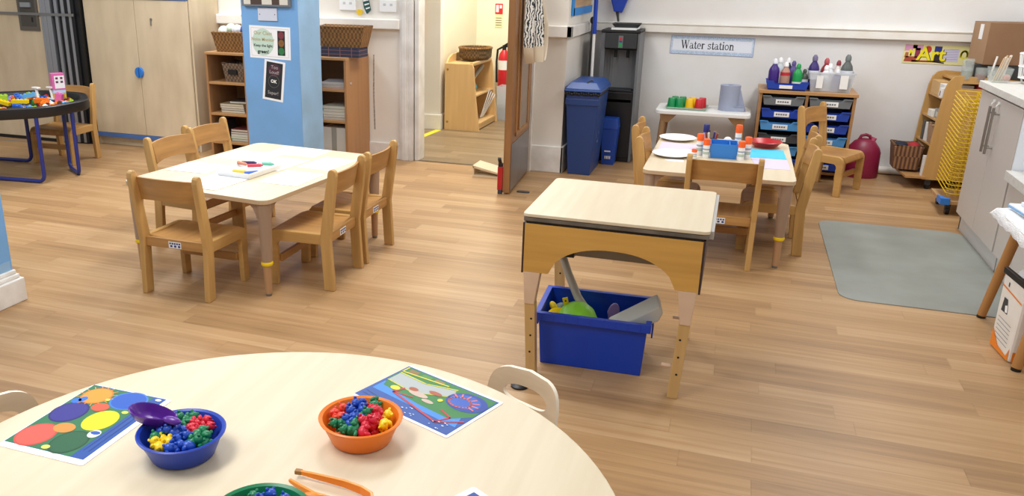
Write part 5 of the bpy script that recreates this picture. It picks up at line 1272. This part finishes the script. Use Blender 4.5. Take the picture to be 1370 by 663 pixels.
# ------------------------------------------------------------------ cloth covered table, sack
Ct = thing('side_table', 'white cloth covered table with round wooden legs at the right edge', 'table', (1.15, 3.85, 0))
WL = wood('round beech leg', 'b5834c', 'z', .14)
for (fx, fy, tx, ty) in ((.055, .385, .12, .345), (.050, -.205, .115, -.165), (.56, .385, .50, .345), (.56, -.205, .50, -.165)):
    lg = B(WL).cyl((fx, fy, .012), (tx, ty, .505), .019, .024, n=16).build('leg', Ct)
    B(BLACK).cyl((fx, fy, 0), (fx, fy, .013), .019, n=14).build('foot', lg)
B(WHITEP).prism(rrect(.02, -.30, .60, .42, .05), 'z', .50, .522).build('tabletop', Ct)
random.seed(21); b = B(mat('white woven cloth', 'eef0f2', .85, bump=.5, bscale=120)); nx, ny = 24, 30; vs = []; fs = []
for i in range(nx+1):
    for j in range(ny+1):
        u = i/nx; v = j/ny
        x = .0+.62*u; y = -.33+.77*v
        e = min(u*.62, (1-u)*.62, v*.77, (1-v)*.77)
        z = .526+.003*math.sin(17*x+5*y)+.003*math.sin(23*y)
        if e < .03: z -= (1-e/.03)**1.5*.035 + .004*math.sin(60*(x+y))
        vs.append((x, y, z))
for i in range(nx):
    for j in range(ny): a = i*(ny+1)+j; fs.append((a, a+ny+1, a+ny+2, a+1))
b.add(vs, fs); 
o = b.build('table_cloth', loc=(1.15, 3.85, 0)); k = o.modifiers.new('thickness', 'SOLIDIFY'); k.thickness = .003; tag(o, 'white woven cloth spread over the table at the right edge', 'tablecloth')
b = B(mat('pale blue towel', 'e4ebf3', .85, bump=.4, bscale=90)).box(0, 0, 0, .30, .34, .022).box(.03, .02, .022, .32, .30, .040).m(mat('towel blue band', '7ba6d0', .85)).box(-.003, -.003, .004, .06, .343, .016)
tag(b.build('folded_towel', bevel=.009, seg=3, loc=(1.25, 3.90, .5335), rot=.12), 'pale blue and white folded towel on the cloth covered table', 'towel')
b = B(mat('pink cloth', 'e8d3d6', .85)).ball((0, 0, 0), (.035, .03, .022), 12); tag(b.build('cloth_corner', loc=(1.165, 4.245, .513)), 'pinkish bunched cloth corner under the far edge of the white cloth', 'cloth') if False else b.bm.free()
Sk = thing('paper_sack', 'white printed paper sack with orange base under the cloth covered table', 'sack', (1.175, 3.81, 0), math.radians(6))
b = B(mat('sack white paper', 'e9e7e2', .6, var=.05, vscale=9)); b.frus((.0, -.10, .20, .10), (.0, -.11, .21, .11), .0, .34); b.build('sack_body', Sk, bevel=.012)
pz = -.0015
b = B(ORG).add([(pz, -.092, .006), (pz, .092, .006), (pz, .092, .085), (pz, .02, .03), (pz, -.07, .02), (pz, -.092, .06)], [(0, 1, 2, 3, 4, 5)])
b.add([(.01, -.1018, .006), (.19, -.1018, .006), (.19, -.1022, .03), (.01, -.1022, .05)], [(0, 1, 2, 3)])
b.add([(-.0014, -.1, .255), (-.0014, .1, .275), (-.0014, .1, .282), (-.0014, -.1, .262)], [(0, 1, 2, 3)])
b.m(GREYD).add([(pz, .0, .175), (pz, .062, .175), (pz, .055, .235), (pz, .02, .235)], [(0, 1, 2, 3)])
b.m(WHITE).add([(pz*1.5, .0, .182), (pz*1.5, .022, .178), (pz*1.5, .03, .205), (pz*1.5, .01, .212)], [(0, 1, 2, 3)]).m(GREYD)
b.add([(pz, .035, .285), (pz, .045, .287), (pz, .045, .305), (pz, .035, .303)], [(0, 1, 2, 3)])
b.m(mat('sack grey print', '8a8a90', .7))
for k in range(6): b.add([(pz, -.06, .05+.018*k), (pz, .07, .055+.018*k), (pz, .07, .058+.018*k), (pz, -.06, .053+.018*k)], [(0, 1, 2, 3)])
plabel(b.build('printed_panel', Sk, smooth=False), 'grey and orange print on the sack')
plabel(B(BLACK).prism([(-.112, .325), (.112, .325), (.112, .352), (-.112, .352)], 'x', -.006, .012).prism([(0.0, .325), (.21, .325), (.21, .345), (0, .35)], 'y', -.117, -.105).build('top_band', Sk, bevel=.004), 'black band at the sack mouth')
b = B(mat('pale bag', 'cfcfd0', .6)).ball((.10, 0, .345), (.09, .10, .03), 14); b.build('inner_bag', Sk)

# ------------------------------------------------------------------ black toy tray on blue legs
Ty = thing('tray_stand', 'black octagonal play tray on blue tubular legs at the left edge', 'play tray', (-5.16, 4.90, 0), 0)
R1 = .525
octo = lambda r, a0=PI/8: [(r*math.cos(a0+k*PI/4), r*math.sin(a0+k*PI/4)) for k in range(8)]
def octor(r, n=4):
    P8 = [Vector(p) for p in octo(r/math.cos(PI/8)*.97)]; out = []
    for k in range(8):
        p = P8[k]; a = P8[k-1]; c = P8[(k+1) % 8]
        p0 = p+(a-p)*.28; p1 = p+(c-p)*.28
        for q in range(n+1):
            t = q/n; out.append(tuple(p0*(1-t)**2+p*2*t*(1-t)+p1*t*t))
    return out
prof = [(R1-.07, .475), (R1-.01, .485), (R1, .50), (R1, .555), (R1-.008, .562), (R1-.05, .562), (R1-.06, .556), (R1-.075, .515), (R1-.09, .510)]
b = B(mat('black tray plastic', '17181c', .45)); rings = [[(x, y, z) for x, y in octor(r)] for r, z in prof]; n = len(rings[0])
vs = [p for r in rings for p in r]; fs = []
for j in range(len(rings)-1):
    for k in range(n): fs.append((j*n+k, j*n+(k+1) % n, (j+1)*n+(k+1) % n, (j+1)*n+k))
fs.append(tuple(range((len(rings)-1)*n, len(rings)*n))); fs.append(tuple(range(n))[::-1])
b.add(vs, fs).build('tray', Ty)
def uleg(p0, p1, top):
    """tubular leg loop: two uprights joined by a rounded bar on the floor"""
    p0, p1 = Vector((*p0, 0)), Vector((*p1, 0)); d = (p1-p0).normalized(); c = Vector((0, 0, top)); r = .05; z0 = .016; pts = []
    pts.append(p0+c)
    for k in range(6):
        a = PI/2*k/5; pts.append(p0+d*(r-r*math.cos(a))+Vector((0, 0, z0+r-r*math.sin(a))))
    for k in range(6):
        a = PI/2*k/5; pts.append(p1-d*(r-r*math.sin(a))+Vector((0, 0, z0+r-r*math.cos(a))))
    pts.append(p1+c)
    b = B(NAVYM); b.tube(pts, .0145, n=10); lg = b.build('leg', Ty)
    q = B(BLACK)
    for t in (.2, .8):
        m_ = p0.lerp(p1, t); q.cyl((m_.x-d.x*.03, m_.y-d.y*.03, .012), (m_.x+d.x*.03, m_.y+d.y*.03, .012), .012, n=10)
    q.build('glide', lg)
uleg((.43, -.255), (-.27, -.33), .49)
uleg((-.20, .26), (-.87, .19), .49)
uleg((.49, .03), (.255, .19), .49)
# toy bricks
random.seed(12)
cols = {'yellow': 'f0cf1c', 'red': 'c22430', 'blue': '2f62c0', 'green': '3c9a4a', 'orange': 'ee7a22', 'white': 'f0f0f0', 'pink': 'd86aa8', 'brown': '7a4a30', 'light blue': '6fb8e8', 'lime': 'a8cf3a'}
names = list(cols)
def brick(w, d, h, m):
    b = B(m).box(-w/2, -d/2, 0, w/2, d/2, h); nx, ny = max(1, round(w/.032)), max(1, round(d/.032))
    for i in range(nx):
        for j in range(ny): b.cyl((-w/2+w*(i+.5)/nx, -d/2+d*(j+.5)/ny, h), (-w/2+w*(i+.5)/nx, -d/2+d*(j+.5)/ny, h+.007), .0095, n=10)
    return b
bp = {}
spots = []
tries = 0
while len(spots) < 64 and tries < 9000:
    tries += 1
    a = random.uniform(0, 2*PI); r = .40*math.sqrt(random.random()); p = (r*math.cos(a), r*math.sin(a))
    if all((p[0]-q[0])**2+(p[1]-q[1])**2 > .043**2 for q in spots): spots.append(p)
for k, (dx, dy) in enumerate(spots):
    c = names[(k*7+random.randint(0, 2)) % 10]; w, d = random.choice(((.064, .032), (.032, .032), (.064, .032), (.096, .032)))
    key = (c, w); loc = (-5.16+dx, 4.90+dy, .512+random.choice((0, .004, .02)) if True else 0); rot = (random.choice((0, 0, .15, .3)), random.choice((0, 0, .2, -.2)), random.uniform(0, PI))
    lab = c+' toy brick lying in the black play tray'
    if key not in bp:
        bp[key] = brick(w, d, .026, mat('brick '+c, cols[c], .35)).build('toy_brick', loc=loc, rot=rot); tag(bp[key], lab, 'toy brick', c+' bricks in the play tray')
    else:
        o = bp[key].copy(); C.objects.link(o); o.location = loc; o.rotation_euler = rot
# second layer of bigger pieces
for k, (dx, dy, c, w, d, h, z, rot, lab) in enumerate((
    (.02, .10, 'light blue', .13, .03, .03, .56, (0, -.2, .4), 'long light blue toy piece lying on top of the brick heap'),
    (-.02, .05, 'blue', .11, .035, .03, .55, (.2, .3, -.5), 'long blue toy piece lying on top of the brick heap'),
    (.10, -.06, 'yellow', .12, .035, .025, .545, (0, 0, .3), 'long yellow toy piece near the front of the play tray'),
    (.20, .05, 'orange', .10, .05, .03, .54, (0, 0, .2), 'wide orange toy piece at the right of the play tray'),
    (-.10, -.02, 'lime', .06, .06, .04, .548, (0, 0, .7), 'lime toy block in the play tray'),
    (-.25, .02, 'brown', .14, .03, .02, .55, (0, .1, .1), 'long brown toy piece at the left of the play tray'),
    (.26, .16, 'pink', .05, .045, .06, .54, (0, .2, .3), 'pink toy block beside the tower'))):
    o = brick(w, d, h, mat('brick '+c, cols[c], .35)).build('toy_brick', loc=(-5.16+dx, 4.90+dy, z), rot=rot); tag(o, lab, 'toy brick')
for k, (dx, dy) in enumerate(((.12, .10), (.20, .16))):
    b = B(WHITEP).box(-.035, -.02, 0, .035, .02, .012).cyl((0, 0, .012), (-.012, 0, .085), .010, n=10).box(-.045, -.016, .085, .025, .016, .097)
    tag(b.build('toy_stand', bevel=.003, loc=(-5.16+dx, 4.90+dy, .55), rot=-.2), ('left', 'right')[k]+' white T shaped toy piece standing in the play tray', 'toy')
t = thing('brick_tower', 'pink and white brick tower standing in the black play tray', 'toy', (-4.93, 5.10, .525), 1.0)
B(mat('brick navy', '27408c', .35)).box(-.045, -.035, 0, .045, .035, .028).build('base_brick', t, bevel=.002)
B(mat('brick mustard', 'd9b81e', .35)).box(-.045, -.035, .029, .045, .035, .072).build('yellow_brick', t, bevel=.002)
B(mat('brick ice', 'bcd4e6', .35)).box(-.045, -.035, .073, .045, .035, .098).build('ice_brick', t, bevel=.002)
b = B(mat('brick pink', 'dd8cc0', .35)).box(-.046, -.036, .099, .046, .036, .222).m(WHITEP).box(-.03, -.0375, .11, .042, -.0355, .205).m(mat('tower print', '6a3050', .5))
for x in (-.012, .022):
    for z in (.158, .186): b.box(x-.009, -.0385, z-.007, x+.009, -.0372, z+.009)
b.build('pink_brick', t, bevel=.002)

# ------------------------------------------------------------------ light
w = bpy.data.worlds.new('room light'); bpy.context.scene.world = w; w.use_nodes = True
bg = w.node_tree.nodes['Background']; bg.inputs['Color'].default_value = (1.0, 1.0, 1.0, 1); bg.inputs['Strength'].default_value = .42
def lamp(name, loc, sx, sy, power, col=(1, .97, .92), rot=(0, 0, 0)):
    l = bpy.data.lights.new(name, 'AREA'); l.shape = 'RECTANGLE'; l.size = sx; l.size_y = sy; l.energy = power; l.color = col
    o = bpy.data.objects.new(name, l); C.objects.link(o); o.location = loc; o.rotation_euler = rot
    return o
for x in (-4.2, -1.6, 1.0):
    for y in (1.0, 3.6, 6.0):
        lamp('ceiling_lamp', (x, y, 2.55), .6, 1.2, {(-4.2, 6.0): 54, (-4.2, 3.6): 44, (-4.2, 1.0): 40, (-1.6, 6.0): 40, (1.0, 6.0): 34, (1.0, 3.6): 13, (1.0, 1.0): 12}.get((x, y), 36), (1, .995, .985))
lamp('ceiling_lamp', (-2.1, 7.8, 2.55), .5, .8, 62, (1, .95, .82))

# ------------------------------------------------------------------ camera
cam = bpy.data.cameras.new('camera'); co = bpy.data.objects.new('camera', cam); C.objects.link(co)
F, CX, CY = 1108.04, 590.12, 334.97
cam.sensor_width = 36; cam.sensor_fit = 'HORIZONTAL'; cam.lens = F/1370*36
cam.shift_x = (685-CX)/1370; cam.shift_y = (CY-331.5)/1370
yaw, pitch, roll = -0.337027, 0.322121, -0.011421
fw = Vector((math.sin(yaw)*math.cos(pitch), math.cos(yaw)*math.cos(pitch), -math.sin(pitch)))
r0 = Vector((math.cos(yaw), -math.sin(yaw), 0)); d0 = fw.cross(r0)
rt = r0*math.cos(roll)+d0*math.sin(roll); dn = -r0*math.sin(roll)+d0*math.cos(roll)
m = Matrix((rt, -dn, -fw)).transposed().to_4x4(); m.translation = (0, 0, 1.5)
co.matrix_world = m; cam.clip_start = .05
sc = bpy.context.scene; sc.camera = co
sc.view_settings.view_transform = 'Standard'; sc.view_settings.look = 'None'; sc.view_settings.exposure = 0; sc.view_settings.gamma = 1
sc.view_settings.use_curve_mapping = False
